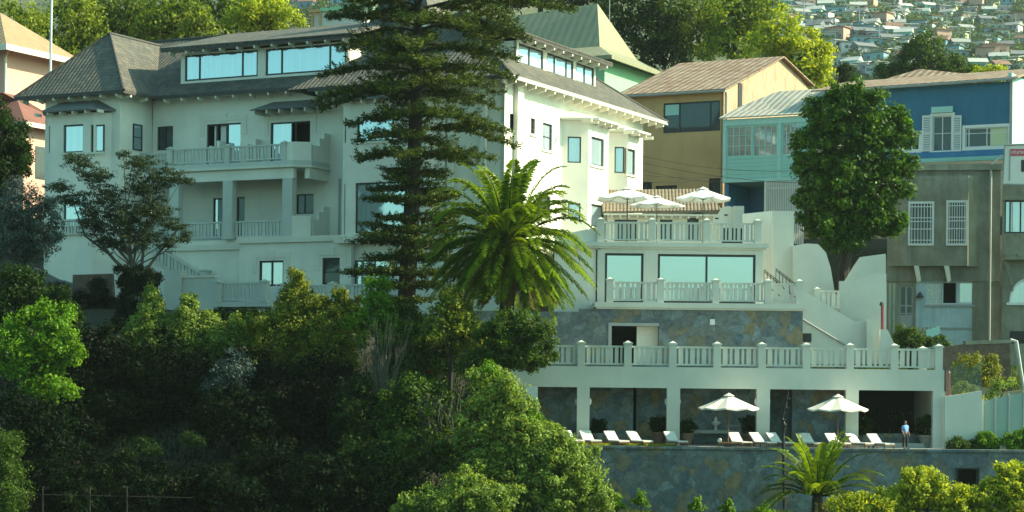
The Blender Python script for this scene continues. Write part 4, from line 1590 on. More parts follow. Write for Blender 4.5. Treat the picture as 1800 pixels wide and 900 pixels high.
# --- billboard
SB = houseframe(1770, 290, 153, R(-3))
sg = thing('billboard', 'white billboard with a red strip cut by the right edge of the view', 'sign', SB.P(1, 0, 46))
b = MB(SB)
pl = [SB.pick(x, y)[:2] for x, y in ((1762, 324), (1766, 255), (1840, 252), (1840, 326))]
b.extr(pl, -.2, 0)
bo = obj('board', b, 'signwhite', sg)
b = MB(SB)
q = SB.rect(1775, 262, 1830, 274)
b.box(q[0], q[1], .01, .03, q[2], q[3])
rs = obj('red_strip', b, 'signred', sg)
b = MB(SB)
q = SB.rect(1778, 265, 1826, 271)
n = 16
for i in range(n):
    u = q[0] + (q[1] - q[0]) * i / n
    b.box(u, u + .028, .033, .04, q[2], q[3])
    b.box(u + .028, u + .085, .033, .04, *( (q[3] - .05, q[3]) if i % 3 else ((q[2] + q[3]) / 2 - .02, (q[2] + q[3]) / 2 + .03)))
    if i % 2:
        b.box(u + .085, u + .11, .033, .04, q[2], q[3] - .05)
obj('lettering', b, 'signwhite', rs)
b = MB(SB)
q = SB.rect(1795, 281, 1803, 302)
b.box(q[0], q[1], .01, .03, q[2], q[3])
q = SB.rect(1795, 295, 1830, 302)
b.box(q[0] + .36, q[1], .01, .03, q[2], q[3])
obj('black_lettering', b, 'frame', sg)
b = MB(SB)
b.tube([(p[0], .03, p[1]) for p in pl + [pl[0]]], .09, 5)
q = SB.rect(1774, 262, 1776, 318)
b.box(q[0], q[1], .01, .05, q[2], q[3])
obj('frame_rails', b, 'steel', sg)
b = MB(SB)
for x in (1812, 1860):
    u = SB.pick(x, 320)[0]
    b.tube([(u, -.3, pl[0][1] + 3), (u, -.9, pl[0][1] - 4)], .08, 6)
obj('support_posts', b, 'steel', sg)
# --- white house behind the blue one
WH = houseframe(1786, 180, 175)
wh = thing('white_corner_house', 'white boarded house corner catching the sun behind the blue house', 'house', WH.P(2, -2, 44))
b = MB(WH)
b.box(0, 6, -5, 0, 38, WH.pick(1790, 135)[1])
obj('walls', b, 'turq_plain', wh)
b = MB(WH)
b.box(-.2, 6.3, -5.3, .3, WH.pick(1790, 135)[1] + .003, WH.pick(1790, 127)[1])
obj('roof', b, 'whitef', wh)
b = MB(WH)
u = WH.pick(1791, 230)[0]
b.box(u - .18, u + .18, .003, .2, 38, WH.pick(1790, 205)[1])
b.box(.0, 6, .003, .3, WH.pick(1790, 203)[1], WH.pick(1790, 198)[1])
obj('corner_post', b, 'whitef', wh)
# --- pink houses at the left edge
PH = houseframe(42, 220, 178)
ph = thing('pink_house', 'pink rendered house with maroon sheet roof behind the left wing', 'house', PH.P(-2, -3, 46))
PG = Frame(PH.o[0], PH.o[1], PI / 2 - A27)
ze = PG.pick(45, 216)[1]
d2 = PG.pick(84, 228)[0]
b = MB(PH)
b.box(-8, 0, -d2 - 2, 0, 36, ze - .4)
obj('walls', b, 'pink', ph)
b = MB(PG)
q = PG.rect(62, 258, 80, 315)
b.box(q[0], q[1], .003, .05, q[2], q[3])
obj('window', b, 'pane_dark', ph)
zr_ = ze + 3.1
r = roof_hip(PH, -9, 1.0, -d2 - 3, 1.0, ze - .1, zr_, 'w', 4.5, 4.5)
obj('roof', r, 'pink_roof', ph)
b = MB(PH)
b.box(.9, 1.06, -d2 - 3, 1.0, ze - .45, ze - .05)
b.box(-9, 1.0, .9, 1.06, ze - .45, ze - .05)
obj('fascia', b, 'trim', ph)
UH = houseframe(8, 100, 190)
uh = thing('cream_turret_house', 'cream house with tan hipped roof and white fascia at the top left edge', 'house', UH.P(-2, -2, 56))
ze = UH.pick(10, 84)[1]
b = MB(UH)
b.box(-8, 0, -8, 0, 44, ze)
obj('walls', b, 'pink', uh)
r = roof_hip(UH, -9.5, 1.6, -9.5, 1.6, ze, ze + 4.2, 'w', 5.4, 5.4)
obj('roof', r, 'tan_roof', uh)
b = MB(UH)
b.box(1.5, 1.7, -9.5, 1.6, ze - .5, ze + .05)
b.box(-9.5, 1.7, 1.5, 1.7, ze - .5, ze + .05)
b.tube([(.9, .5, ze - .5), (.3, .2, ze - 1.0), (.2, .15, 46)], .12, 6)
obj('fascia', b, 'trim', uh)
# ---------------------------------------------------------------- parasols
def make_umbrella(name, label, rad, rise, height, m_can, group, m_pole='wood'):
    t = thing(name, label, 'parasol', (0, 0, 0), group)
    n, rings = 8, 5
    b = MB()
    V, F = [], []
    for j in range(rings + 1):
        k = .12 + .88 * j / rings
        for i in range(n * 2):
            a = 2 * PI * i / (n * 2) + PI / 8
            rr = rad * k * (1.0 if i % 2 == 0 else math.cos(PI / n) * (1 - .02 * k))
            sag = -.05 * rad * (0 if i % 2 == 0 else k)
            V.append((rr * math.cos(a), rr * math.sin(a), height + rise * (1 - k) ** 1.08 + sag))
    m_ = n * 2
    for j in range(rings):
        for i in range(m_):
            F.append((j * m_ + i, (j + 1) * m_ + i, (j + 1) * m_ + (i + 1) % m_, j * m_ + (i + 1) % m_))
    b.add(V, F)
    # short valance
    V2 = [V[rings * m_ + i] for i in range(m_)]
    V2 += [(x, y, z - .09) for x, y, z in V2]
    b.add(V2, [(i, i + m_, (i + 1) % m_ + m_, (i + 1) % m_) for i in range(m_)])
    obj('canopy', b, m_can, t)
    b = MB()
    b.add([(rad * .2 * math.cos(2 * PI * i / 8 + PI / 8), rad * .2 * math.sin(2 * PI * i / 8 + PI / 8), height + rise * .86 + .03) for i in range(8)] + [(0, 0, height + rise + .12)],
          [(i, (i + 1) % 8, 8) for i in range(8)])
    obj('vent_cap', b, m_can, t)
    b = MB()
    b.tube([(0, 0, 0), (0, 0, height + rise)], .035, 8)
    obj('pole', b, m_pole, t)
    b = MB()
    for i in range(8):
        a = 2 * PI * i / 8 + PI / 8
        b.tube([(0, 0, height + rise - .1), (rad * .97 * math.cos(a), rad * .97 * math.sin(a), height - .02)], .014, 4)
        b.tube([(0, 0, height - .1), (rad * .5 * math.cos(a), rad * .5 * math.sin(a), height + rise * .42)], .012, 4)
    obj('ribs', b, m_pole, t)
    b = MB()
    b.lathe([(.26, 0), (.28, .06), (.10, .12), (.05, .2)], (0, 0, 0), 12)
    obj('base', b, 'pot_grey', t)
    return t
def place(o, px, py_apex, D, zfloor, rot=0, label=None):
    a = at(px, py_apex, D)
    o.location = (a.x, a.y, zfloor)
    o.rotation_euler = (0, 0, rot)
    if label:
        o['label'] = label
zU = lambda py, px, D: at(px, py, D).z
# pool parasols
Dp = 124.2
htop = zU(692, 1282, Dp) - ZP
u1 = make_umbrella('parasol', 'sunlit white parasol on wooden pole in front of the stone console table', 1.86, .80, htop - .86, 'canvas', 'parasols on the pool terrace')
u2 = dup(u1, (0, 0, 0), 0, 'sunlit white parasol on wooden pole nearer the man in the blue shirt')
place(u1, 1281, 692, Dp, ZP, .2)
place(u2, 1473, 697, Dp + .2, ZP, .35)
zF = zr1
for i, (px, py, D, rad, lb) in enumerate([(1103, 329, 142.6, 2.35, 'white parasol nearest the sunlit hotel wall on the roof terrace'),
                                          (1155, 344, 140.2, 1.95, 'lowest and middle one of three white parasols on the roof terrace'),
                                          (1236, 329, 142.0, 2.05, 'white parasol farthest from the hotel on the roof terrace')]):
    hh = zU(py, px, D) - zF
    if i == 0:
        uu = make_umbrella('parasol', lb, 2.2, .72, hh - .8, 'canvas_blue', 'parasols on the roof terrace', 'frame_brown')
        first = uu
    else:
        uu = dup(first, (0, 0, 0), 0, lb)
    a = at(px, py, D)
    s_ = (zU(py, px, D) - zF) / (first_h if i else hh)
    if i == 0:
        first_h = hh
    uu.location = (a.x, a.y, zF)
    uu.rotation_euler = (0, 0, .3 * i + .1)
    uu.scale = (rad / 2.2, rad / 2.2, s_)
# ---------------------------------------------------------------- sun loungers
def make_lounger():
    t = thing('sun_lounger', 'x', 'sun lounger', (0, 0, 0), 'white sun loungers along the pool wall')
    def tilted(x0, z0, x1, z1, wd, th):
        b = MB()
        d = Vector((x1 - x0, 0, z1 - z0)).normalized()
        nn = Vector((-d.z, 0, d.x)) * th
        p = []
        for y in (-wd / 2, wd / 2):
            for (x, z) in ((x0, z0), (x1, z1)):
                p.append((x, y, z))
                p.append((x + nn.x, y, z + nn.z))
        b.add(p, [(0, 1, 3, 2), (4, 6, 7, 5), (0, 2, 6, 4), (1, 5, 7, 3), (0, 4, 5, 1), (2, 3, 7, 6)])
        return b
    obj('back_cushion', tilted(-.28, 1.02, .42, .36, .82, .09), 'cushion', t)
    obj('seat_cushion', tilted(.44, .34, 1.95, .34, .82, .09), 'cushion', t)
    b = tilted(-.30, .99, .42, .32, .78, -.04)
    obj('back_frame', b, 'wood', t)
    b = MB()
    b.box(-.1, 2.0, -.42, -.36, .24, .325)
    b.box(-.1, 2.0, .36, .42, .24, .325)
    b.box(1.94, 2.0, -.36, .36, .24, .325)
    b.box(-.1, -.04, -.36, .36, .24, .325)
    obj('frame', b, 'wood', t)
    for x in (.05, 1.85):
        for y in (-.39, .39):
            b = MB()
            b.box(x - .035, x + .035, y - .03, y + .03, 0, .24)
            obj('leg', b, 'wood', t)
    return t
lg = [(1002, 'white lounger half hidden behind the bush at the left end of the row'), (1036, 'white lounger in front of the left loggia column'),
      (1079, 'white lounger directly right of the left loggia column'), (1118, 'white lounger beside the grass strip, left of a clay pot'),
      (1184, 'white lounger with long seat below the second loggia column'), (1297, 'white lounger just right of the first parasol pole'),
      (1334, 'white lounger below the third loggia column'), (1364, 'white lounger left of the black garden pole'),
      (1422, 'white lounger between the black pole and second parasol'), (1467, 'white lounger right under the second parasol'),
      (1503, 'white lounger second from the man in blue shirt'), (1541, 'white lounger nearest the man in blue shirt')]
lo = make_lounger()
for i, (px, lb) in enumerate(lg):
    o = lo if i == 0 else dup(lo, (0, 0, 0))
    o['label'] = lb
    Dl = 125.3 + .25 * math.sin(i * 2.1)
    a = at(px - 6, 780, Dl)
    o.location = (a.x, a.y, ZP)
    o.rotation_euler = (0, 0, -R(64 + 6 * math.sin(i * 1.7)))
    o.scale = (.86, .9, .82)
wl_ = thing('wooden_daybed', 'low wooden daybed with rolled brown pillow beside the first parasol', 'daybed', (0, 0, 0))
b = MB()
for i in range(12):
    b.box(.1 + i * .17, .23 + i * .17, -.35, .35, .26, .3)
b.box(0, 2.15, -.4, -.35, .2, .3)
b.box(0, 2.15, .35, .4, .2, .3)
obj('slatted_bed', b, 'wood', wl_)
b = MB()
b.tube([(.1, -.33, .42), (.1, .33, .42)], .12, 10)
obj('pillow', b, 'trim', wl_)
for x in (.1, 2.05):
    for y in (-.36, .36):
        b = MB()
        b.box(x - .035, x + .035, y - .03, y + .03, 0, .2)
        obj('leg', b, 'wood', wl_)
a = at(1262, 780, 124.0)
wl_.location = (a.x, a.y, ZP)
wl_.rotation_euler = (0, 0, -R(8))
# ---------------------------------------------------------------- stone console table with bowl
ct = thing('console_table', 'long pale stone console table against the slate recess wall', 'table', T.P(tu(1262, 770, -2.4), -2.4, ZP))
q = T.rect(1213, 756, 1308, 762, -2.4)
b = MB(T)
b.box(q[0], q[1], -2.9, -2.2, q[2], q[3])
obj('table_top', b, 'floor', ct)
for u in (q[0] + .35, q[1] - .35):
    b = MB(T)
    b.box(u - .15, u + .15, -2.85, -2.3, ZP, q[2])
    obj('leg', b, 'slate', ct)
fb = thing('stone_bowl', 'white footed stone bowl standing on the console table', 'bowl', T.P(tu(1258, 750, -2.5), -2.5, q[3]))
b = MB()
p = fb.location
b.lathe([(.16, 0), (.08, .08), (.07, .25), (.3, .42), (.34, .5), (.12, .55), (.08, .75), (.02, .85)], p, 12)
obj('bowl_body', b, 'cushion', fb, True)
for px, lb in ((1290, 'pale tray stacked on the right half of the console table'),):
    tr_ = thing('tray', lb, 'tray', T.P(tu(px, 750, -2.5), -2.5, q[3]))
    b = MB(T)
    u = tu(px, 750, -2.5)
    b.box(u - .5, u + .5, -2.75, -2.3, q[3] + .25, q[3] + .31)
    b.box(u - .45, u - .38, -2.6, -2.45, q[3], q[3] + .25)
    b.box(u + .38, u + .45, -2.6, -2.45, q[3], q[3] + .25)
    obj('tray_body', b, 'floor', tr_)
# ---------------------------------------------------------------- the man on the terrace
def skin(name, vs_, es, rs, m, par, sub=2):
    me = bpy.data.meshes.new(name + '_src')
    me.from_pydata([tuple(v) for v in vs_], es, [])
    o = bpy.data.objects.new(name, me)
    COL.objects.link(o)
    md = o.modifiers.new('s', 'SKIN')
    md.use_smooth_shade = True
    for i, r in enumerate(rs):
        me.skin_vertices[0].data[i].radius = (r, r) if isinstance(r, (int, float)) else r
    me.skin_vertices[0].data[0].use_root = True
    sb_ = o.modifiers.new('u', 'SUBSURF')
    sb_.levels = sb_.render_levels = sub
    dg = bpy.context.evaluated_depsgraph_get()
    m2 = bpy.data.meshes.new_from_object(o.evaluated_get(dg))
    o.modifiers.clear()
    o.data = m2
    m2.name = name
    m2.materials.clear()
    m2.materials.append(m if not isinstance(m, str) else M[m])
    o.parent = par
    return o
M['skin'] = plain('skin', (.25, .13, .085), .6, .05)
M['hair'] = plain('dark_hair', (.012, .010, .009), .6)
M['shirt'] = plain('light_blue_shirt', (.16, .34, .74), .85, .06)
M['trousers'] = plain('dark_trousers', (.012, .014, .02), .85)
M['shoe'] = plain('black_shoe', (.01, .01, .01), .4)
mn = thing('person', 'man in light blue short sleeved shirt and dark trousers standing on the terrace', 'person', (0, 0, 0))
bodyv = [(0, 0, .95), (0, .01, 1.12), (0, .02, 1.32), (0, .0, 1.46), (0, -.01, 1.53), (0, -.02, 1.62), (0, -.01, 1.70),
         (-.10, 0, .88), (-.12, -.01, .50), (-.13, .03, .10), (-.13, -.10, .05), (.10, 0, .88), (.11, -.05, .50), (.12, -.02, .10), (.12, -.15, .05),
         (-.19, 0, 1.40), (-.27, .02, 1.14), (-.25, -.10, .92), (-.24, -.14, .84), (.19, 0, 1.40), (.26, .03, 1.13), (.29, -.05, .90), (.29, -.07, .82)]
bodye = [(0, 1), (1, 2), (2, 3), (3, 4), (4, 5), (5, 6), (0, 7), (7, 8), (8, 9), (9, 10), (0, 11), (11, 12), (12, 13), (13, 14), (2, 15), (15, 16), (16, 17), (17, 18), (2, 19), (19, 20), (20, 21), (21, 22)]
bodyr = [.13, .12, .13, .07, .055, .085, .07, .085, .058, .042, .035, .085, .058, .042, .035, .052, .042, .034, .03, .052, .042, .034, .03]
skin('body', bodyv, bodye, bodyr, 'skin', mn)
skin('shirt', [bodyv[i] for i in (0, 1, 2, 3)] + [(-.19, 0, 1.40), (-.245, .015, 1.22), (.19, 0, 1.40), (.245, .02, 1.22)],
     [(0, 1), (1, 2), (2, 3), (2, 4), (4, 5), (2, 6), (6, 7)], [(.175, .14), (.165, .14), (.185, .15), .085, .078, .075, .078, .075], 'shirt', mn)
skin('trousers', [(0, 0, 1.0), (0, 0, .93), (-.10, 0, .84), (-.12, -.01, .50), (-.13, .03, .12), (.10, 0, .84), (.11, -.05, .50), (.12, -.02, .12)],
     [(0, 1), (1, 2), (2, 3), (3, 4), (1, 5), (5, 6), (6, 7)], [.15, .155, .11, .082, .07, .11, .082, .07], 'trousers', mn)
skin('hair', [(0, .01, 1.74), (0, .045, 1.68), (0, .05, 1.60)], [(0, 1), (1, 2)], [.075, .088, .07], 'hair', mn)
for s_, y in ((-1, -.03), (1, -.08)):
    skin('shoe', [(s_ * .125, y + .06, .05), (s_ * .125, y - .1, .045), (s_ * .13, y - .19, .035)], [(0, 1), (1, 2)], [.05, .048, .035], 'shoe', mn)
for s_, x, y, z in ((-1, -.24, -.14, .84), (1, .29, -.07, .82)):
    for k in range(5):
        fx = x + (k - 2) * .012
        if k == 4:
            pts_ = [(x, y, z + .02), (x - s_ * .02, y - .04, z - .02), (x - s_ * .02, y - .045, z - .05)]
        else:
            ln = (.075, .09, .085, .07)[k]
            pts_ = [(x, y + (k - 1.5) * .018, z), (x, y + (k - 1.5) * .02, z - ln * .6), (x - s_ * .012, y + (k - 1.5) * .02 - .01, z - ln)]
        skin('finger', pts_, [(0, 1), (1, 2)], [.011, .010, .008], 'skin', mn, 1)
a = at(1591, 780, 123.9)
mn.location = (a.x, a.y, ZP)
mn.rotation_euler = (0, 0, R(35))
mn.scale = (1.0, 1.0, 1.0)
# ---------------------------------------------------------------- poles, pipes, wires, small walls
gp = thing('garden_pole', 'tall crooked black pole rising in front of the slate wall', 'pole', at(1378, 880, 120.5))
b = MB()
P = lambda x, y, D: tuple(at(x, y, D))
b.tube([P(1379, 895, 120.5), P(1378, 800, 120.5), P(1377, 765, 120.5)], .10, 8)
b.tube([P(1377, 765, 120.5), P(1379, 748, 120.5), P(1375, 735, 120.5), P(1380, 716, 120.5), P(1383, 700, 120.5), P(1387, 684, 120.5)], [.07, .10, .07, .10, .06, .02], 7)
for x, y in ((1376, 742), (1381, 722), (1378, 752), (1384, 705)):
    b.tube([P(x, y, 120.5), P(x + 4, y - 5, 120.4)], .05, 5)
obj('pole_shaft', b, 'black', gp)
for (x0_, y0_, x1_, y1_, D, r, lb) in ((91.5, -40, 88, 125, 185, .13, 'tall pale flagpole rising behind the left wing roof'), (1072, -40, 1071, 45, 215, .05, 'thin mast above the green roofed building')):
    t = thing('flagpole' if D == 185 else 'mast', lb, 'pole', at(x1_, y1_, D))
    b = MB()
    b.tube([P(x1_ - .6, y1_ + 60, D), P(x0_, y0_, D)], [r, r * .8], 7)
    obj('pole_shaft', b, 'whitef' if D == 185 else 'steel', t)
wr = thing('power_lines', 'thin dark cables sagging across the tan house wall', 'cable', at(1180, 300, 165))
b = MB()
for (x0_, y0_, x1_, y1_, sg_) in ((1120, 272, 1400, 300, 10), (1120, 295, 1272, 320, 6), (1122, 306, 1275, 309, 5), (1122, 284, 1420, 322, 8), (1120, 317, 1230, 316, 5)):
    pts_ = []
    for k in range(13):
        s_ = k / 12
        pts_.append(P(x0_ + (x1_ - x0_) * s_, y0_ + (y1_ - y0_) * s_ + sg_ * 4 * s_ * (1 - s_), 164 + 4 * s_))
    b.tube(pts_, .018, 4)
obj('cables', b, 'black', wr)
# low white wall with glass screen beside the loggia
lw = thing('low_white_wall', 'low white wall topped by glass screen right of the loggia', 'wall', T.P(tu(1692, 760, .3), .3, ZP))
b = MB(T)
b.extr([T.pick(x, y, .4) for x, y in ((1661, 797), (1661, 697), (1726, 687), (1726, 797))], .1, .4)
obj('wall_body', b, 'white2', lw)
M['screen'] = glass('screen_glass', (.16, .24, .20), .10, False)
_m2 = M['screen'].node_tree
_tr = N(_m2, 'ShaderNodeBsdfTransparent')
_tr.inputs[0].default_value = (.75, .86, .8, 1)
_mx = N(_m2, 'ShaderNodeMixShader')
_mx.inputs[0].default_value = .28
_out = _m2.nodes['Material Output']
_src = _out.inputs['Surface'].links[0].from_socket
L(_m2, _tr.outputs[0], _mx.inputs[1])
L(_m2, _src, _mx.inputs[2])
L(_m2, _mx.outputs[0], _out.inputs['Surface'])
for a_, c_ in ((1662, 1700), (1701, 1726)):
    b = MB(T)
    b.extr([T.pick(a_, 696, .25), T.pick(c_, 690, .25), T.pick(c_, 679, .25) if a_ > 1690 else T.pick(c_, 683, .25), T.pick(a_, 686, .25)], .24, .26)
    q0, q1 = T.pick(a_, 695, .25), T.pick(c_, 688, .25)
    b = MB(T)
    b.poly([(q0[0], .25, q0[1]), (q1[0], .25, q1[1]), (q1[0], .25, q1[1] + 1.9), (q0[0], .25, q0[1] + 1.6)])
    obj('glass_panel', b, 'screen', lw)
gf = thing('glass_fence', 'tall frosted glass panel fence climbing away at the right edge', 'fence', T.P(tu(1760, 760, 0), 0, ZP))
gfx = [(1728, 705, 775), (1750, 700, 772), (1774, 695, 768), (1800, 690, 765), (1826, 686, 762)]
M['frost'] = plain('frosted_glass', (.26, .38, .35), .35, .08)
b = MB(T)
for i, (x, y0_, y1_) in enumerate(gfx):
    u, z = T.pick(x, y0_, 0)
    b.box(u - .05, u + .05, -.05 - i * .02, .07, T.pick(x, y1_ + 20, 0)[1], z + .15)
obj('posts', b, 'zinc', gf)
for i in range(4):
    p0, p1 = T.pick(gfx[i][0], gfx[i][1], 0), T.pick(gfx[i + 1][0], gfx[i + 1][1], 0)
    b = MB(T)
    b.poly([(p0[0] + .05, 0, ZP), (p1[0] - .05, 0, ZP), (p1[0] - .05, 0, p1[1]), (p0[0] + .05, 0, p0[1])])
    obj('glass_panel', b, 'frost', gf)
rp = thing('red_standpipe', 'red standpipe against the dark bank right of the loggia', 'pipe', at(1667, 690, 127))
b = MB()
b.tube([P(1667, 720, 127), P(1667, 655, 127)], .13, 8)
b.tube([P(1667, 656, 127), P(1668, 652, 127)], [.16, .08], 8)
obj('pipe_body', b, 'red', rp)
rp = thing('dark_red_post', 'dark red post with black cap at the corner of the white garden wall', 'post', at(1551, 560, 139))
b = MB()
b.tube([P(1551, 580, 140), P(1551, 536, 140)], .11, 8)
obj('post_body', b, 'red', rp)
b = MB()
b.tube([P(1550, 537, 140), P(1550, 531, 140)], [.17, .12], 8)
obj('post_cap', b, 'black', rp)
bw = thing('brick_retaining_wall', 'brown brick retaining wall below the grey house', 'wall', T.P(tu(1730, 650, -12), -12, 31))
poly_px(bw, T, -12, [(1640, 740), (1640, 612), (1700, 604), (1775, 602), (1780, 740)], .4, 'brick', 'wall_body')
poly_px(bw, T, -11.9, [(1697, 606), (1697, 599), (1778, 597), (1778, 603)], .7, 'grey_render', 'coping')
b = MB(T)
pts_ = [T.pick(x, y, -11) for x, y in ((1776, 598), (1786, 600), (1792, 640), (1800, 690))]
b.tube([(p[0], -11, p[1]) for p in pts_], .14, 7)
obj('drain_pipe', b, 'zinc', bw)
rs = thing('rendered_bank', 'dark weathered concrete bank between the loggia and brick wall', 'wall', T.P(tu(1700, 720, -7), -7, 28))
poly_px(rs, T, -7, [(1662, 800), (1662, 690), (1700, 672), (1760, 690), (1850, 680), (1850, 800)], .4, 'darkgrey' if 'darkgrey' in M else 'grey_render', 'bank_face')
# yard behind the roof deck right: pale shed door and fence
yd = thing('yard_screen', 'rusty corrugated yard screen left of the blue washed wall', 'fence', T.P(tu(1580, 590, -20), -20, 32))
M['yard'] = ribbed('yard_sheet', (.20, .26, .22), (.28, .30, .22), .3, .25, 'X', .6)
poly_px(yd, T, -20, [(1556, 640), (1556, 497), (1577, 498), (1577, 640)], .1, 'yard', 'sheet_panel')
poly_px(yd, T, -18, [(1575, 640), (1575, 578), (1650, 574), (1650, 640)], .1, 'yard', 'sheet_panel')
poly_px(yd, T, -17.9, [(1628, 640), (1628, 580), (1652, 573), (1652, 640)], .05, 'turq_plain', 'light_panel')
# left retaining wall of rubble and base
rb = thing('rubble_wall', 'brown rubble stone retaining wall below the left wing', 'wall', at(160, 530, 149))
LW = Frame(at(160, 530, 149).x, 149, R(-10))
poly_px(rb, LW, 0, [(120, 640), (128, 483), (196, 481), (205, 640)], .5, 'brick', 'wall_body')
poly_px(rb, LW, .05, [(60, 640), (60, 470), (100, 490), (128, 498), (128, 640)], .5, 'leadroof', 'dark_wall')
# fence in the foreground garden
ff = thing('wire_fence', 'thin grey garden fence at the bottom left among dark shrubs', 'fence', at(140, 880, 106))
b = MB()
for x in (75, 158, 223):
    b.tube([P(x, 905, 106), P(x, 855, 106)], .035, 5)
b.tube([P(20, 868, 106), P(340, 875, 106)], .018, 5)
obj('posts_and_rail', b, 'bark', ff)
# ---------------------------------------------------------------- foliage
def quads_mesh(name, V, tintv, m, parent=None, loc=None):
    """V: (n,4,3) world quads"""
    n = len(V)
    me = bpy.data.meshes.new(name)
    base = np.array(worldloc(parent) if parent else (loc if loc is not None else (0, 0, 0)), dtype=np.float64)
    co = (V.reshape(-1, 3) - base).astype(np.float32)
    me.vertices.add(n * 4)
    me.vertices.foreach_set('co', co.ravel())
    me.loops.add(n * 4)
    me.loops.foreach_set('vertex_index', np.arange(n * 4, dtype=np.int32))
    me.polygons.add(n)
    me.polygons.foreach_set('loop_start', np.arange(0, n * 4, 4, dtype=np.int32))
    a = me.attributes.new('tint', 'FLOAT', 'POINT')
    a.data.foreach_set('value', np.repeat(tintv, 4).astype(np.float32))
    me.materials.append(M[m] if isinstance(m, str) else m)
    me.update(calc_edges=True)
    o = bpy.data.objects.new(name, me)
    COL.objects.link(o)
    if parent:
        o.parent = parent
    elif loc is not None:
        o.location = loc
    return o

def unit(a):
    return a / np.maximum(np.linalg.norm(a, axis=1, keepdims=True), 1e-9)

def leafquads(c, nrm, size, aspect=.55, dirv=None):
    n = len(c)
    r = rng.normal(size=(n, 3)) if dirv is None else dirv
    d = unit(r - nrm * np.sum(r * nrm, axis=1, keepdims=True))
    s = np.cross(nrm, d)
    L_ = (size * rng.uniform(.65, 1.25, n))[:, None]
    W_ = L_ * aspect * .5
    fold = nrm * L_ * rng.uniform(-.12, .12, (n, 1))
    return np.stack([c - d * L_ * .5, c + s * W_ + fold, c + d * L_ * .5, c - s * W_ + fold], axis=1)

def crown(blobs, cr=.55, leaf=.2, per=42, aspect=.55, core=True, squash=.8, shell=(.66, 1.08), up=.2, droop=0.0):
    """blobs: (center, (rx,ry,rz)) ellipsoids; clumps of leaves on and near their surfaces"""
    C, Nn, Tt, S = [], [], [], []
    for (c, r) in blobs:
        c, r = np.array(c, float), np.array(r, float)
        area = 4 * PI * ((((r[0] * r[1]) ** 1.6 + (r[0] * r[2]) ** 1.6 + (r[1] * r[2]) ** 1.6) / 3) ** (1 / 1.6))
        n = max(6, int(area / (cr * cr * 1.5)))
        d = unit(rng.normal(size=(n, 3)))
        k = rng.uniform(shell[0], shell[1], (n, 1)) * (1 + .10 * np.sin(d[:, :1] * 5 + c[0]) * np.cos(d[:, 2:] * 4 + c[1]))
        cc = c + d * r * k
        sz = cr * rng.uniform(.55, 1.35, n)
        ct = rng.uniform(0, 1, n)
        idx = np.repeat(np.arange(n), per)
        m = len(idx)
        dd = unit(rng.normal(size=(m, 3)))
        rad = rng.uniform(.25, 1.0, (m, 1)) ** .6
        off = dd * rad * sz[idx][:, None]
        off[:, 2] *= squash
        p = cc[idx] + off
        nn = unit(dd * .6 + d[idx] * .35 + np.array([0, 0, up]) + rng.normal(size=(m, 3)) * .45)
        C.append(p); Nn.append(nn); Tt.append(np.clip(.25 * ct[idx] + .75 * rng.uniform(0, 1, m), 0, 1)); S.append(np.full(m, leaf))
        if core:  # inner leaves get only dark tints: crown shade put into their colour
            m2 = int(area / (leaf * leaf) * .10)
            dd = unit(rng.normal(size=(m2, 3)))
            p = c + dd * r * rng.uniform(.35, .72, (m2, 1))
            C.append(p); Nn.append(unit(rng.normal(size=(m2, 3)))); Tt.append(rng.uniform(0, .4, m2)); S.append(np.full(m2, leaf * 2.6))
    C, Nn, Tt, S = np.concatenate(C), np.concatenate(Nn), np.concatenate(Tt), np.concatenate(S)
    return leafquads(C, Nn, S, aspect), Tt

def pxblobs(blobs, D, depth=1.0):
    out = []
    for b in blobs:
        px, py, rx, ry = b[:4]
        dd = D + (b[4] if len(b) > 4 else 0)
        k = dd / FPX
        c = at(px, py, dd)
        r_m = (rx + ry) / 2 * k * depth
        out.append((tuple(c), (rx * k, r_m, ry * k)))
    return out

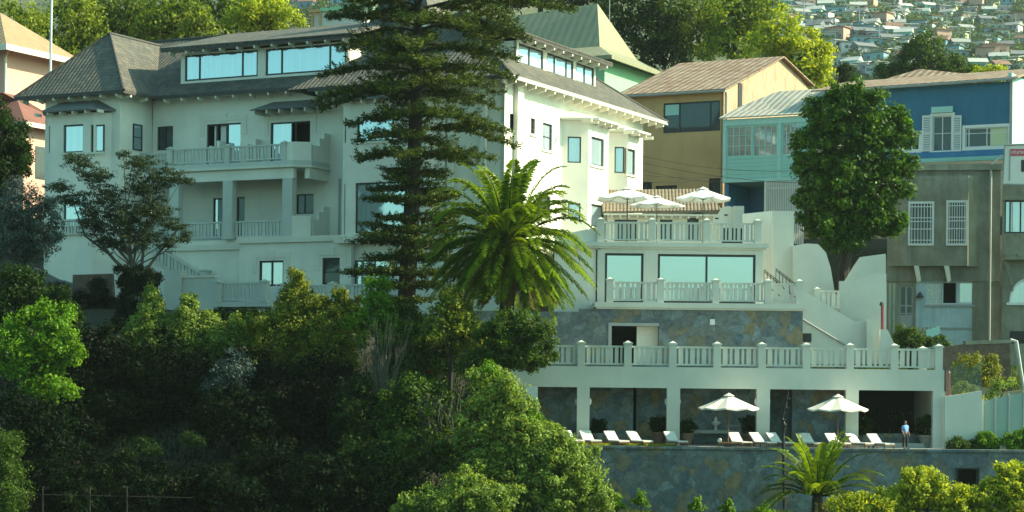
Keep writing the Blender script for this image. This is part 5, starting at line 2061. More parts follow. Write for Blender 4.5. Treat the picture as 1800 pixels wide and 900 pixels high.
LEAF = {
    'bg': leafmat('sunny_leaves', (.022, .055, .006), (.24, .31, .025), .40, c3=(.30, .28, .04)),
    'bg2': leafmat('deep_sunny_leaves', (.014, .040, .006), (.15, .21, .02), .34, c3=(.22, .22, .03)),
    'lime': leafmat('lime_leaves', (.08, .14, .010), (.40, .46, .035), .48, c3=(.42, .42, .06)),
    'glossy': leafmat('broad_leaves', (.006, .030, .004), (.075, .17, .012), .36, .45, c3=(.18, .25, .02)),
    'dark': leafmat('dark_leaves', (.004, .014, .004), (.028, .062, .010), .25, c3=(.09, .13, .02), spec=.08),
    'darker': leafmat('shade_toned_leaves', (.0015, .006, .003), (.009, .022, .006), .2, c3=(.035, .055, .012), spec=.04),  # near-black leaf colour holds the deep shade of the slope
    'mid': leafmat('garden_leaves', (.005, .020, .004), (.080, .15, .016), .35, c3=(.20, .24, .04)),
    'bright': leafmat('bright_garden_leaves', (.015, .065, .005), (.17, .34, .018), .40, c3=(.26, .34, .04)),
    'pale': leafmat('pale_fine_leaves', (.020, .055, .010), (.26, .37, .07), .36, c3=(.36, .38, .20)),
    'cyp': leafmat('cypress_leaves', (.015, .038, .006), (.25, .30, .03), .3, c3=(.26, .25, .04)),
    'silver': leafmat('silver_leaves', (.015, .030, .028), (.09, .13, .115), .15, tr=(1.1, 1.2, 1.0), c3=(.24, .26, .22)),
    'lace': leafmat('feathery_leaves', (.006, .018, .008), (.030, .06, .020), .3, c3=(.07, .10, .03)),
    'ivy': leafmat('ivy_leaves', (.003, .010, .004), (.010, .026, .008), .1, spec=.05),
    'needle': leafmat('araucaria_needles', (.004, .016, .004), (.075, .12, .014), .28, c3=(.16, .18, .03)),
    'yellow': leafmat('yellow_shrub_leaves', (.05, .09, .008), (.24, .25, .03), .42, c3=(.42, .30, .05)),
    'far': leafmat('far_scrub_leaves', (.025, .060, .030), (.09, .14, .05), .2),
    'frond': leafmat('palm_fronds', (.012, .048, .005), (.19, .29, .015), .38, .35, c3=(.22, .25, .02)),
    'frond_dry': leafmat('dry_fronds', (.10, .085, .03), (.22, .17, .06), .25, tr=(1.3, 1.1, .6)),
    'red': leafmat('reddish_leaves', (.08, .04, .02), (.20, .08, .03), .3, tr=(1.4, .8, .4)),
    'dry': leafmat('dry_grass', (.10, .08, .03), (.26, .20, .09), .2, tr=(1.2, 1.1, .7)),
}
for k, v in LEAF.items():
    M['leaf_' + k] = v

def core_ragged(D, kw):
    return kw.get('core', True)

def plant(name, label, cat, D, blobs, mat, trunk=None, group=None, depth=1.0, tm='bark', extra=None, part='crown', tr=1.0, **kw):
    bl = pxblobs(blobs, D, depth)
    main_bl = list(bl)
    if core_ragged(D, kw):                     # sprigs and side shoots that break the outline
        for c, r in main_bl:
            for _ in range(5):
                d_ = rng.normal(size=3)
                d_ /= np.linalg.norm(d_)
                k_ = rng.uniform(.98, 1.34)
                s_ = rng.uniform(.10, .26)
                bl.append((tuple(c[i] + d_[i] * r[i] * k_ for i in range(3)), tuple(r[i] * s_ for i in range(3))))
    if trunk:
        base = at(trunk[0][0], trunk[0][1], D)
    else:
        c, r = bl[0]
        low = min(b_[0][2] - b_[1][2] for b_ in main_bl)
        base = Vector((c[0], c[1], low))
    t = thing(name, label, cat, base, group)
    V, tt = crown(bl, **kw)
    quads_mesh(part, V, tt, 'leaf_' + mat, t)
    b = MB()
    if trunk:
        pts = [at(x, y, D) for x, y in (q[:2] for q in trunk)]
        rad = [q[2] for q in trunk]
        b.tube(pts, rad, 8)
        top = pts[-1]
        br = pts[len(pts) // 2:]
    else:
        c0 = np.mean([b_[0] for b_ in main_bl], axis=0)
        gzv = max(gz(base.x, base.y) - .3, base.z - 3)
        top = Vector((c0[0], c0[1], base.z + .3 * (c0[2] - base.z)))
        b.tube([(base.x, base.y, min(gzv, base.z + .2)), ((base.x + top.x) / 2, top.y, (base.z + top.z) / 2), top], [.16 * tr, .13 * tr, .1 * tr], 7)
        br = [top]
    for c, r in main_bl:
        s = Vector(br[int(rng.integers(len(br)))])
        e_ = Vector(c) + Vector((rng.normal() * r[0] * .3, rng.normal() * r[1] * .3, r[2] * .3))
        mid = (s + e_) / 2 + Vector((rng.normal() * .3, rng.normal() * .3, -.2))
        rr = (trunk[-1][2] if trunk else .1 * tr) * .6
        b.tube([s, mid, e_], [rr, rr * .7, rr * .25], 5)
    obj('trunk', b, tm, t)
    if extra:
        for (bl2, mat2, kw2) in extra:
            V, tt = crown(pxblobs(bl2, D, depth), **{**kw, **kw2})
            quads_mesh('leaf_clump', V, tt, 'leaf_' + mat2, t)
    return t

# --- trees beyond the hotel, left
BGL = 'trees on the slope behind the hotel'
kw = dict(cr=.85, leaf=.42, per=20)
plant('broadleaf_tree', 'bright green tree between the cream turret and the flagpole', 'tree', 205, [(25, 35, 50, 40), (65, 95, 42, 40), (35, 135, 40, 35), (95, 130, 30, 25), (10, 90, 30, 40)], 'bg', [(50, 190, .4), (50, 120, .25)], BGL, **kw)
plant('broadleaf_tree', 'yellow green tree just right of the flagpole', 'tree', 212, [(120, 30, 55, 45), (150, 75, 50, 40), (110, 100, 30, 30)], 'bg', [(130, 150, .4), (135, 80, .25)], BGL, **kw)
plant('broadleaf_tree', 'deep green tree above the left wing peak', 'tree', 226, [(210, 15, 60, 40), (235, 50, 55, 30), (180, 40, 40, 35)], 'bg2', [(215, 120, .4), (220, 60, .25)], BGL, **kw)
plant('broadleaf_tree', 'olive green tree above the left end of the main ridge', 'tree', 215, [(300, 20, 60, 40), (330, 50, 55, 28), (270, 55, 35, 25)], 'bg', [(305, 110, .4), (310, 60, .25)], BGL, **kw)
plant('broadleaf_tree', 'dark crowned tree above the left dormer', 'tree', 232, [(390, 5, 60, 40), (400, 38, 55, 25)], 'bg2', [(395, 100, .4), (395, 60, .25)], BGL, **kw)
plant('broadleaf_tree', 'lime yellow tree at the end of the tree line left of the white cabin', 'tree', 208, [(465, 15, 40, 30), (500, 30, 28, 20), (450, 40, 35, 18), (425, 20, 30, 25)], 'lime', [(470, 90, .35), (470, 45, .2)], BGL, **kw)
# --- trees beyond, right
BGR = 'trees behind the green roofed building'
plant('broadleaf_tree', 'dark tree touching the right slope of the green roof', 'tree', 226, [(1100, 15, 50, 45), (1130, 60, 45, 40), (1165, 95, 40, 28)], 'dark', [(1130, 160, .4), (1130, 80, .3)], BGR, **kw)
plant('broadleaf_tree', 'wide olive tree over the middle of the rusty roof', 'tree', 228, [(1195, 15, 65, 50), (1220, 65, 60, 40), (1180, 50, 40, 40)], 'bg2', [(1205, 150, .45), (1205, 80, .3)], BGR, **kw)
plant('broadleaf_tree', 'tall green tree right of centre above the rusty roof', 'tree', 220, [(1290, 25, 55, 45), (1290, 75, 50, 32), (1330, 15, 40, 35)], 'bg', [(1290, 150, .45), (1290, 80, .3)], BGR, **kw)
plant('broadleaf_tree', 'bright lime tree standing before the distant hillside town', 'tree', 203, [(1375, 60, 42, 38), (1405, 100, 45, 35), (1435, 115, 25, 30), (1430, 80, 22, 14), (1345, 90, 30, 30), (1400, 135, 50, 25)], 'lime', [(1395, 190, .4), (1395, 110, .25)], BGR, **kw)
plant('broadleaf_tree', 'dark treetop above the upper end of the green ridge', 'tree', 240, [(880, 0, 45, 18), (960, -5, 50, 14), (1030, -8, 40, 20)], 'dark', [(950, 60, .4), (950, 10, .3)], BGR, **kw)
plant('broadleaf_tree', 'round dark green tree rising behind the blue house roof', 'tree', 262, [(1625, 88, 34, 24), (1600, 108, 26, 22), (1640, 110, 35, 22), (1672, 118, 30, 18), (1700, 128, 20, 12)], 'mid', [(1635, 170, .4), (1635, 110, .25)], **kw)
plant('shrub', 'small dark shrub left of the tree behind the blue house', 'shrub', 262, [(1560, 128, 22, 12), (1580, 124, 12, 10)], 'mid', None, None, **kw)
plant('conifer_tree', 'small dark pointed conifer above the big tree crown', 'tree', 255, [(1486, 122, 8, 8), (1486, 134, 12, 12)], 'dark', [(1486, 170, .2), (1486, 135, .15)], None, cr=.6, leaf=.3, per=40)
plant('shrub', 'low lime shrub behind the right end of the blue house roof', 'shrub', 230, [(1735, 128, 22, 8), (1760, 128, 14, 6)], 'lime', None, None, **kw)
# --- big tree on the right
plant('rubber_tree', 'big round leafy tree between the garden walls and blue house', 'tree', 147,
      [(1500, 185, 34, 28), (1455, 205, 32, 28), (1545, 215, 34, 28), (1500, 235, 50, 36), (1438, 262, 30, 34), (1562, 275, 32, 34), (1500, 300, 56, 40), (1440, 325, 34, 36), (1545, 335, 38, 34), (1450, 385, 38, 34), (1525, 385, 40, 30), (1485, 420, 34, 24), (1490, 350, 46, 36), (1562, 390, 20, 20)],
      'glossy', [(1484, 520, .55), (1482, 475, .45), (1492, 430, .4), (1495, 330, .3), (1498, 250, .2)], None, tm='bark', cr=.52, leaf=.33, per=26, aspect=.5,
      extra=[([(1500, 152, 12, 16), (1540, 172, 18, 14), (1578, 200, 20, 16), (1468, 162, 16, 14), (1592, 240, 16, 18), (1428, 190, 18, 16), (1412, 240, 16, 18), (1600, 290, 14, 20), (1405, 290, 14, 20), (1590, 335, 18, 16), (1412, 345, 16, 18), (1430, 390, 16, 16), (1580, 385, 16, 14)], 'glossy', dict(cr=.45, core=False)), ([(1500, 165, 14, 10), (1520, 205, 16, 12), (1560, 235, 16, 14), (1475, 200, 14, 12), (1590, 215, 10, 8)], 'bright', dict(cr=.4, core=False, per=18))])  # bright clumps near the top put sunlit spots into the leaf colour
# --- norfolk pine
def norfolk():
    D = 131.0
    t = thing('norfolk_pine', 'tall dark norfolk pine with layered drooping branches before the hotel', 'tree', at(716, 560, D))
    b = MB()
    pts = [(712, 575, .62), (716, 500, .58), (722, 400, .55), (727, 300, .48), (731, 200, .42), (733, 100, .32), (735, 0, .24), (736, -90, .12)]
    b.tube([at(x, y, D) for x, y, r in pts], [r for *_, r in pts], 10)
    obj('trunk', b, 'bark', t)
    def axis(y):
        return float(np.interp(y, [p[1] for p in pts[::-1]], [p[0] for p in pts[::-1]]))
    tiers = [(-62, 120, 170), (-22, 160, 245), (12, 165, 280), (50, 160, 240), (88, 180, 240), (128, 190, 205), (165, 185, 190), (205, 125, 185), (240, 100, 175), (278, 118, 165),
             (308, 66, 80), (334, 98, 80), (360, 84, 100), (386, 66, 110), (410, 78, 95), (434, 108, 112), (458, 76, 92), (482, 112, 100), (506, 70, 76), (528, 60, 66)]
    C, Nn, Dv, S = [], [], [], []
    bb = MB()
    up = np.array([0, 0, 1.0])
    for (py, lw_, rw_) in tiers:
        nb = 7 if py < 300 else 6
        ph = rng.uniform(0, 2 * PI)
        for k in range(nb):
            az = ph + 2 * PI * k / nb + rng.normal() * .18
            cx_ = math.cos(az)
            Lpx = (rw_ if cx_ > 0 else lw_) * rng.uniform(.72, 1.05)
            Lm = Lpx * D / FPX
            o = at(axis(py), py + rng.uniform(-7, 7), D)
            steps = 12
            P_ = []
            dro = rng.uniform(.22, .40) if py < 300 else rng.uniform(.05, .22)
            for s in range(steps + 1):
                q = s / steps
                r = Lm * q
                z = Lm * (.16 * math.sin(q * PI * .75) - dro * q ** 1.7 + .13 * q ** 4)
                P_.append(Vector((o.x + r * math.cos(az), o.y + r * math.sin(az), o.z + z)))
            bb.tube(P_, [.10 * (1 - .8 * s / steps) for s in range(steps + 1)], 5)
            radial = np.array([math.cos(az), math.sin(az), 0])
            tang = np.array([-math.sin(az), math.cos(az), 0])
            nbr = max(8, int(Lm * 4.4))
            for j in range(nbr):
                q = .16 + .84 * (j + rng.uniform()) / nbr
                side = 1 if j % 2 else -1
                i0 = min(steps - 1, int(q * steps))
                fr = q * steps - i0
                p = np.array(P_[i0].lerp(P_[i0 + 1], fr))
                ln = (.35 + 1.35 * math.sin(min(1, q * 1.12) * PI * .86)) * min(1.0, Lm / 3.4) * rng.uniform(.55, 1.1)
                dirb = radial * rng.uniform(.35, .8) + tang * side * rng.uniform(.5, 1.0) + up * rng.uniform(-.12, .10)
                dirb /= np.linalg.norm(dirb)
                nl = int(ln * 50) + 6
                qq = rng.uniform(0, 1, nl)
                sag = -.16 * ln * np.sin(qq * PI * .9) + .20 * ln * qq ** 2
                pts3 = p + dirb * (qq * ln)[:, None] + up * sag[:, None] + rng.normal(size=(nl, 3)) * .08
                C.append(pts3)
                dv = dirb + up * rng.uniform(.0, .5, (nl, 1)) + rng.normal(size=(nl, 3)) * .35
                Dv.append(dv)
                Nn.append(unit(rng.normal(size=(nl, 3)) + up * .5))
                S.append(np.full(nl, .26))
    C, Nn, Dv, S = map(np.concatenate, (C, Nn, Dv, S))
    V = leafquads(C, Nn, S, .30, Dv)
    obj('branches', bb, 'bark', t)
    quads_mesh('needles', V, rng.uniform(0, 1, len(V)), 'leaf_needle', t)
norfolk()
# --- palms
def palm(name, label, px, py, D, nf, Lm, base_py, elev=(-35, 80), trunk_r=.45, dry=8, leaflets=46, ll=.62, seed=1, droop=1.0):
    rg = np.random.default_rng(seed)
    t = thing(name, label, 'palm tree', at(px, base_py, D))
    o = np.array(at(px, py, D))
    b = MB()
    zb = at(px, base_py, D).z
    n = 12
    b.tube([(o[0] + .05 * math.sin(i), o[1], zb + (o[2] - zb) * i / n) for i in range(n + 1)], [trunk_r * (1 + .07 * (i % 2)) for i in range(n + 1)], 10)
    obj('trunk', b, 'bark', t)
    b = MB()
    b.lathe([(trunk_r * .9, -1.6), (trunk_r * 1.5, -.9), (trunk_r * 1.45, -.2), (trunk_r * .7, .35)], o, 12)
    obj('crown_shaft', b, 'wood' if trunk_r > .3 else 'bark', t)
    Q = {0: [], 1: []}
    ra = {0: MB(), 1: MB()}
    up = np.array([0, 0, 1.0])
    for k in range(nf + dry):
        isd = 1 if k >= nf else 0
        az = k * 2.39996 + rg.normal() * .1
        if isd:
            el = R(rg.uniform(-68, -50))
        else:
            s = (k + .5) / nf
            el = R(elev[1] + (elev[0] - elev[1]) * s ** .9 + rg.normal() * 4)
        L_ = Lm * rg.uniform(.88, 1.08) * (.8 if isd else 1)
        hd = np.array([math.cos(az), math.sin(az), 0])
        steps = 16
        p = o + hd * trunk_r * .6
        pts = [p.copy()]
        e = el
        for s in range(steps):
            d = hd * math.cos(e) + up * math.sin(e)
            p = p + d * L_ / steps
            pts.append(p.copy())
            bend = (.35 + 2.3 * (s / steps) ** 1.5) * droop * (.105 if not isd else .03)
            e -= bend * max(.35, math.cos(e)) * (1.0 if e > R(-35) else .3)
            e = max(e, R(-84))
        ra[isd].tube([tuple(q) for q in pts], [.05 * (1 - .8 * i / steps) for i in range(steps + 1)], 4)
        pa = np.array(pts)
        q = np.linspace(.1, 1, leaflets)
        ix = np.clip((q * steps).astype(int), 0, steps - 1)
        fr = (q * steps - ix)[:, None]
        base = pa[ix] * (1 - fr) + pa[ix + 1] * fr
        tg = unit(pa[ix + 1] - pa[ix])
        sd = unit(np.cross(tg, up) + 1e-6)
        nu = np.cross(sd, tg)
        for sgn in (-1, 1):
            lv = sd * sgn * .95 + tg * .6 + nu * .22 + rg.normal(size=base.shape) * .10
            lv = unit(lv)
            ln = (ll * np.sin(np.clip(q * .96 + .04, 0, 1) * PI) ** .45 * rg.uniform(.85, 1.15, leaflets))[:, None]
            tip = base + lv * ln - up * (ln * ln) * .38
            mid = base + lv * ln * .5
            wv = tg * .065 + nu * .02
            Q[isd].append(np.stack([base, mid + wv, tip, mid - wv], axis=1))
    for isd, nm in ((0, 'fronds'), (1, 'dry_fronds')):
        if Q[isd]:
            V = np.concatenate(Q[isd])
            ti = np.clip(np.repeat(rg.uniform(0, .8, len(Q[isd])), leaflets) + rg.uniform(0, .2, len(V)), 0, 1)
            fo = quads_mesh(nm, V, ti, 'leaf_frond' if not isd else 'leaf_frond_dry', t)
            obj('midribs', ra[isd], M['leaf_frond'] if not isd else M['leaf_frond_dry'], fo)
    return t
palm('date_palm', 'big date palm with arching fronds in front of the pavilion', 893, 425, 121.5, 104, 5.8, 640, elev=(-46, 84), seed=3, dry=12, leaflets=76, ll=.78, droop=1.05)
palm('young_palm', 'young palm with upright fronds before the slate wall', 1437, 872, 115.5, 36, 4.1, 905, elev=(12, 84), trunk_r=.22, dry=2, leaflets=44, ll=.5, seed=5, droop=.75)
# --- left side
plant('dark_tree', 'dark tree against the pink house at the left edge', 'tree', 131, [(0, 240, 38, 45), (15, 290, 32, 35), (-15, 200, 30, 30), (42, 255, 10, 40)], 'dark', [(5, 400, .3), (5, 300, .2)], None, cr=.5, leaf=.2, per=40)
plant('silver_shrub', 'grey blue shrub below the pink house at the left edge', 'shrub', 128, [(35, 365, 50, 38), (80, 395, 32, 42), (15, 420, 50, 38), (60, 430, 40, 28)], 'silver', None, None, cr=.45, leaf=.15, per=46)
plant('feathery_tree', 'spreading feathery tree in front of the left balconies', 'tree', 140,
      [(140, 285, 32, 17), (165, 310, 34, 18), (105, 330, 26, 12), (128, 352, 30, 16), (190, 345, 38, 24), (245, 285, 34, 18), (215, 270, 12, 10), (290, 310, 36, 20), (325, 318, 22, 8), (250, 325, 34, 24), (215, 380, 48, 30), (170, 400, 30, 22), (270, 370, 42, 34), (310, 395, 22, 14), (327, 412, 12, 16), (155, 375, 24, 22), (240, 415, 46, 28), (190, 425, 26, 20), (290, 425, 22, 20)],
      'lace', [(238, 500, .22), (234, 470, .16), (228, 450, .1)], None, tm='bark_grey', cr=.42, leaf=.22, per=24, aspect=.3, core=False, squash=.4, shell=(.3, 1.05), depth=1.4)
ft = bpy.data.objects['feathery_tree']
b = MB()
for pts_ in (((225, 480), (200, 455), (176, 425), (155, 395)), ((233, 478), (228, 450), (215, 420), (205, 380)), ((248, 478), (252, 440), (262, 400), (275, 360)), ((255, 478), (275, 450), (300, 420), (318, 395)), ((222, 480), (190, 445), (150, 415), (130, 360))):
    b.tube([at(x, y, 140) for x, y in pts_], [.13, .1, .08, .04], 6)
obj('stems', b, 'bark_grey', ft)
plant('ivy_stump', 'broad dark stump smothered in ivy under the feathery tree', 'ivy', 140, [(245, 490, 36, 22), (245, 530, 38, 38), (240, 570, 40, 40)], 'ivy', None, None, part='ivy', cr=.3, leaf=.16, per=50, shell=(.85, 1.0))
GA = 'garden shrubs on the dark slope'
kf = dict(cr=.48, leaf=.23, per=26)
plant('leafy_tree', 'bright leaved tree at the left edge of the dark slope', 'tree', 117, [(85, 560, 34, 26), (95, 600, 36, 34), (60, 640, 42, 40), (90, 680, 32, 30), (20, 610, 40, 50), (120, 620, 20, 22)], 'bright', [(55, 760, .25), (60, 650, .2)], None, **kf)
plant('leafy_tree', 'dark tree above the bright leaved one at left edge', 'tree', 121, [(25, 505, 50, 40), (80, 530, 45, 30), (20, 560, 40, 50), (110, 570, 30, 40)], 'dark', [(40, 640, .25), (40, 550, .2)], None, **kf)
plant('shrub', 'dim fine leaved shrub in the bottom left corner', 'shrub', 108, [(10, 800, 35, 40), (5, 860, 45, 50)], 'mid', None, None, cr=.4, leaf=.14, per=50)
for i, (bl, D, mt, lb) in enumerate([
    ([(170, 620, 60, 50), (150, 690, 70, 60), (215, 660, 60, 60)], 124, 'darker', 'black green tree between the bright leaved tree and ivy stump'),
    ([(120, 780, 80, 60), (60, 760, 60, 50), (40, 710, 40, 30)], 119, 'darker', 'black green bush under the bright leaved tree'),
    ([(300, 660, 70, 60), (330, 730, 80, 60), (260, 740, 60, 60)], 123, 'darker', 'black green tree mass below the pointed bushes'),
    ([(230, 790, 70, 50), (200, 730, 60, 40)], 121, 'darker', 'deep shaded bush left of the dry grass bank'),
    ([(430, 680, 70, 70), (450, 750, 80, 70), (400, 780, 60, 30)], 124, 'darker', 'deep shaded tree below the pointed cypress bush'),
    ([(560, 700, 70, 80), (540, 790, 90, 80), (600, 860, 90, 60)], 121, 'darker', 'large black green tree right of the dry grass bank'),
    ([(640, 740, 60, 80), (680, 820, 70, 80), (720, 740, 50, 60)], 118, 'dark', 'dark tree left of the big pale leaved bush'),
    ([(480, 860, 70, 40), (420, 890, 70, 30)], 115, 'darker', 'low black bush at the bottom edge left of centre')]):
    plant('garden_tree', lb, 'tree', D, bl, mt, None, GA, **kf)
for bl, D, mt, lb in (([(720, 690, 44, 34), (760, 720, 44, 40), (705, 740, 36, 36)], 114, 'mid', 'mid green bush behind the hanging vines'),
                     ([(735, 790, 46, 36), (700, 820, 46, 40), (780, 800, 36, 40)], 112.5, 'mid', 'mid green bush under the hanging vines'),
                     ([(660, 850, 50, 40), (700, 880, 46, 34), (640, 800, 36, 30)], 111, 'dark', 'dark bush left of the yellow green low bush'),
                     ([(180, 830, 60, 36), (240, 850, 50, 30)], 113, 'darker', 'black bush right of the bottom left corner'),
                     ([(70, 740, 50, 36), (40, 720, 40, 30)], 114.5, 'darker', 'black bush hiding the trunk of the bright leaved tree'),
                     ([(400, 870, 50, 30), (350, 840, 40, 20), (450, 890, 50, 24)], 109, 'darker', 'black bush at the bottom edge right of the wire fence'),
                     ([(570, 840, 60, 40), (520, 890, 50, 30)], 109.5, 'darker', 'black bush at the bottom edge left of centre'),
                     ([(100, 800, 50, 40), (60, 770, 40, 40)], 114, 'darker', 'black bush left under the bright leaved tree'),
                     ([(480, 820, 56, 40), (530, 850, 50, 36), (440, 860, 50, 24)], 113, 'darker', 'black bush right of the dry grass bank')):
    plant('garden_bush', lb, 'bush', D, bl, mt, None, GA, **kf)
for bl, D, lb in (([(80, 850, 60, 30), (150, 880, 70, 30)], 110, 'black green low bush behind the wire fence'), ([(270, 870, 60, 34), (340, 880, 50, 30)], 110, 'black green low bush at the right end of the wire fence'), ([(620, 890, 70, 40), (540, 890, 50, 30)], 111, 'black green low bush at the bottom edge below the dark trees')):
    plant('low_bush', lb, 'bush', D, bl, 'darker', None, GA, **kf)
plant('shrub', 'grey leaved shrub catching light in the middle of the dark slope', 'shrub', 117, [(410, 650, 40, 35), (370, 680, 22, 20), (425, 690, 20, 20)], 'silver', None, None, core=False, cr=.35, leaf=.15, per=22, shell=(.3, 1.1))
plant('garden_bush', 'black bush under the grey leaved shrub', 'bush', 116, [(410, 720, 56, 40), (450, 760, 40, 30), (370, 740, 40, 30)], 'darker', None, GA, **kf)
plant('garden_bush', 'dark bush under the overhanging terrace slab', 'bush', 128, [(440, 572, 40, 22), (480, 565, 34, 20), (400, 560, 30, 14)], 'dark', None, GA, **kf)
plant('creeper', 'dark creeper spilling over the brown rubble wall', 'creeper', 147.5, [(140, 545, 24, 30), (175, 520, 16, 36), (200, 560, 22, 40), (100, 520, 26, 24)], 'ivy', None, None, part='leaves', cr=.35, leaf=.2, per=30, core=False, tr=.4)
plant('shrub', 'small dim shrub beside the dry bank', 'shrub', 114, [(250, 790, 40, 22), (340, 775, 22, 15), (225, 830, 30, 22)], 'dark', None, None, core=False, cr=.35, leaf=.15, per=26, shell=(.3, 1.1))
kc = dict(cr=.34, leaf=.19, per=28, squash=1.0)
plant('pointed_bush', 'pale pointed bush right of the ivy stump', 'bush', 126, [(268, 522, 9, 14), (266, 548, 22, 22), (250, 580, 34, 28), (290, 585, 30, 28), (268, 600, 40, 30)], 'pale', None, None, **kc)
plant('pointed_bush', 'pale pointed bush below the solid white terrace wall', 'bush', 126, [(331, 535, 10, 14), (326, 560, 24, 20), (340, 590, 40, 30), (312, 600, 30, 30)], 'pale', None, None, **kc)
plant('pointed_bush', 'small pointed bush under the left end of the terrace balustrade', 'bush', 126, [(367, 562, 12, 14), (380, 600, 26, 36), (405, 590, 14, 18), (422, 575, 10, 16), (425, 605, 30, 30)], 'pale', None, None, **kc)
plant('cypress_bush', 'tall pointed cypress bush in front of the terrace balustrade', 'bush', 125, [(522, 490, 9, 14), (520, 510, 20, 18), (510, 540, 30, 24), (545, 530, 20, 24), (500, 575, 48, 34), (550, 580, 46, 34), (480, 600, 45, 34)], 'cyp', None, None, **kc)
plant('cypress_bush', 'cypress bush with twin tips left of the norfolk pine', 'bush', 125, [(594, 522, 10, 16), (590, 550, 22, 20), (618, 545, 16, 18), (600, 585, 44, 34), (565, 620, 60, 34)], 'cyp', None, None, **kc)
plant('shrub', 'fresh green leafy shrub at the foot of the norfolk pine', 'shrub', 123, [(660, 510, 20, 20), (672, 540, 28, 24), (650, 565, 34, 26), (690, 575, 28, 26)], 'bright', None, None, **kf)
plant('shrub', 'mid green bushes hiding the foot of the norfolk pine', 'shrub', 124, [(715, 560, 30, 26), (740, 580, 34, 26), (700, 600, 40, 30)], 'mid', None, None, **kf)
plant('shrub', 'yellow green shrub left of the palm trunk', 'shrub', 118, [(792, 515, 10, 12), (780, 550, 28, 20), (810, 560, 34, 24), (775, 585, 44, 26), (830, 590, 34, 26)], 'cyp', None, None, **kf)
plant('shrub', 'mixed green shrub with reddish patch above the hanging vines', 'shrub', 120, [(730, 600, 46, 34), (720, 650, 50, 40), (770, 640, 50, 46), (690, 680, 30, 30)], 'mid', None, None, extra=[([(745, 655, 22, 20), (672, 705, 20, 14)], 'red', dict(core=False, per=20, cr=.3))], **kf)
plant('pepper_tree', 'arching dark leaved tree limb in front of the palm base', 'tree', 115, [(900, 565, 36, 20), (935, 575, 34, 18), (870, 585, 36, 22), (945, 605, 30, 16), (930, 632, 38, 18), (880, 620, 40, 22), (840, 640, 34, 26)], 'mid', [(805, 760, .3), (825, 690, .24), (865, 635, .18), (905, 605, .1)], None, cr=.36, leaf=.16, per=44)
plant('big_bush', 'big pale green fine leaved bush left of the loungers', 'bush', 111,
      [(870, 690, 46, 40), (905, 715, 36, 34), (850, 740, 46, 44), (900, 770, 52, 46), (945, 790, 52, 44), (990, 800, 42, 34), (1020, 830, 40, 36), (960, 840, 60, 40), (900, 840, 60, 44), (850, 800, 46, 46), (975, 760, 14, 16), (1045, 868, 30, 26), (990, 880, 56, 36), (925, 885, 60, 36)], 'pale', None, None, cr=.36, leaf=.19, per=28,
      extra=[([(860, 650, 22, 16), (930, 740, 24, 20), (1035, 850, 20, 18), (870, 800, 30, 26)], 'bright', {})])
plant('big_bush', 'yellow green low bush at the bottom centre', 'bush', 108, [(820, 860, 46, 30), (770, 885, 46, 26), (860, 880, 50, 30), (725, 893, 26, 16)], 'pale', None, None, cr=.34, leaf=.19, per=28)
# right front bushes
plant('lime_bush', 'large lime green bush at the bottom right below the wall opening', 'bush', 110, [(1612, 862, 44, 30), (1650, 870, 40, 26), (1580, 885, 46, 24), (1625, 838, 24, 14), (1690, 888, 40, 22)], 'lime', None, None, cr=.38, leaf=.24, per=24)
plant('lime_bush', 'lime green bush in the bottom right corner', 'bush', 110.5, [(1770, 850, 40, 26), (1740, 875, 42, 26), (1795, 832, 24, 18), (1800, 875, 36, 34)], 'lime', None, None, cr=.38, leaf=.24, per=24)
plant('lime_bush', 'low bright bush right of the young palm', 'bush', 109, [(1525, 888, 36, 16), (1485, 893, 30, 14), (1545, 878, 16, 12)], 'lime', None, None, cr=.36, leaf=.17, per=40)
PG_ = 'small plants at the foot of the slate wall'
for i, (x, y, s, lb) in enumerate([(1127, 872, 9, 'taller'), (1224, 882, 8, 'middle'), (1280, 886, 8, 'right hand'), (1083, 880, 10, 'left hand'), (1345, 890, 9, 'last and')]):
    plant('bedding_plant', lb + ' small green plant at the foot of the slate wall' if i else 'upright small plant near the big bush at the wall foot', 'plant', 120, [(x, y, s * .8, s * 1.2), (x - 4, y + 9, s * 1.5, s * .8), (x + 6, y + 11, s, s * .6)], 'bright', None, PG_, cr=.22, leaf=.2, per=16, core=False, shell=(.2, 1.2), tr=.25, aspect=.4)
# right of the loggia
plant('yellow_shrub', 'yellow flowering shrub beside the brick retaining wall', 'shrub', 134, [(1710, 640, 34, 20), (1700, 665, 30, 16), (1735, 655, 22, 24), (1745, 632, 10, 16)], 'yellow', None, None, core=False, cr=.4, leaf=.2, per=30, shell=(.3, 1.05))
plant('yellow_shrub', 'yellow green shrub seen through the glass screen', 'shrub', 129.5, [(1700, 712, 28, 24), (1712, 740, 22, 20), (1690, 690, 16, 12)], 'yellow', None, None, cr=.35, leaf=.17, per=40)
plant('shrub', 'pale leaved shrub climbing the bank above the glass fence', 'shrub', 131.5, [(1752, 680, 16, 16), (1745, 700, 20, 12), (1770, 672, 16, 8)], 'pale', None, None, core=False, cr=.35, leaf=.17, per=26, shell=(.3, 1.05))
plant('terrace_shrub', 'dark low shrub at the foot of the low white wall', 'shrub', 125, [(1678, 782, 14, 9), (1700, 784, 16, 9)], 'mid', None, None, cr=.25, leaf=.2, per=30, aspect=.35)
plant('terrace_shrub', 'fresh green shrub in front of the glass fence', 'shrub', 125, [(1742, 778, 18, 13), (1730, 772, 8, 10)], 'bright', None, None, cr=.25, leaf=.17, per=36)
plant('terrace_shrub', 'fresh green shrub at the right end of the pool wall', 'shrub', 124.6, [(1785, 776, 20, 14), (1805, 770, 12, 16)], 'bright', None, None, cr=.25, leaf=.17, per=36)
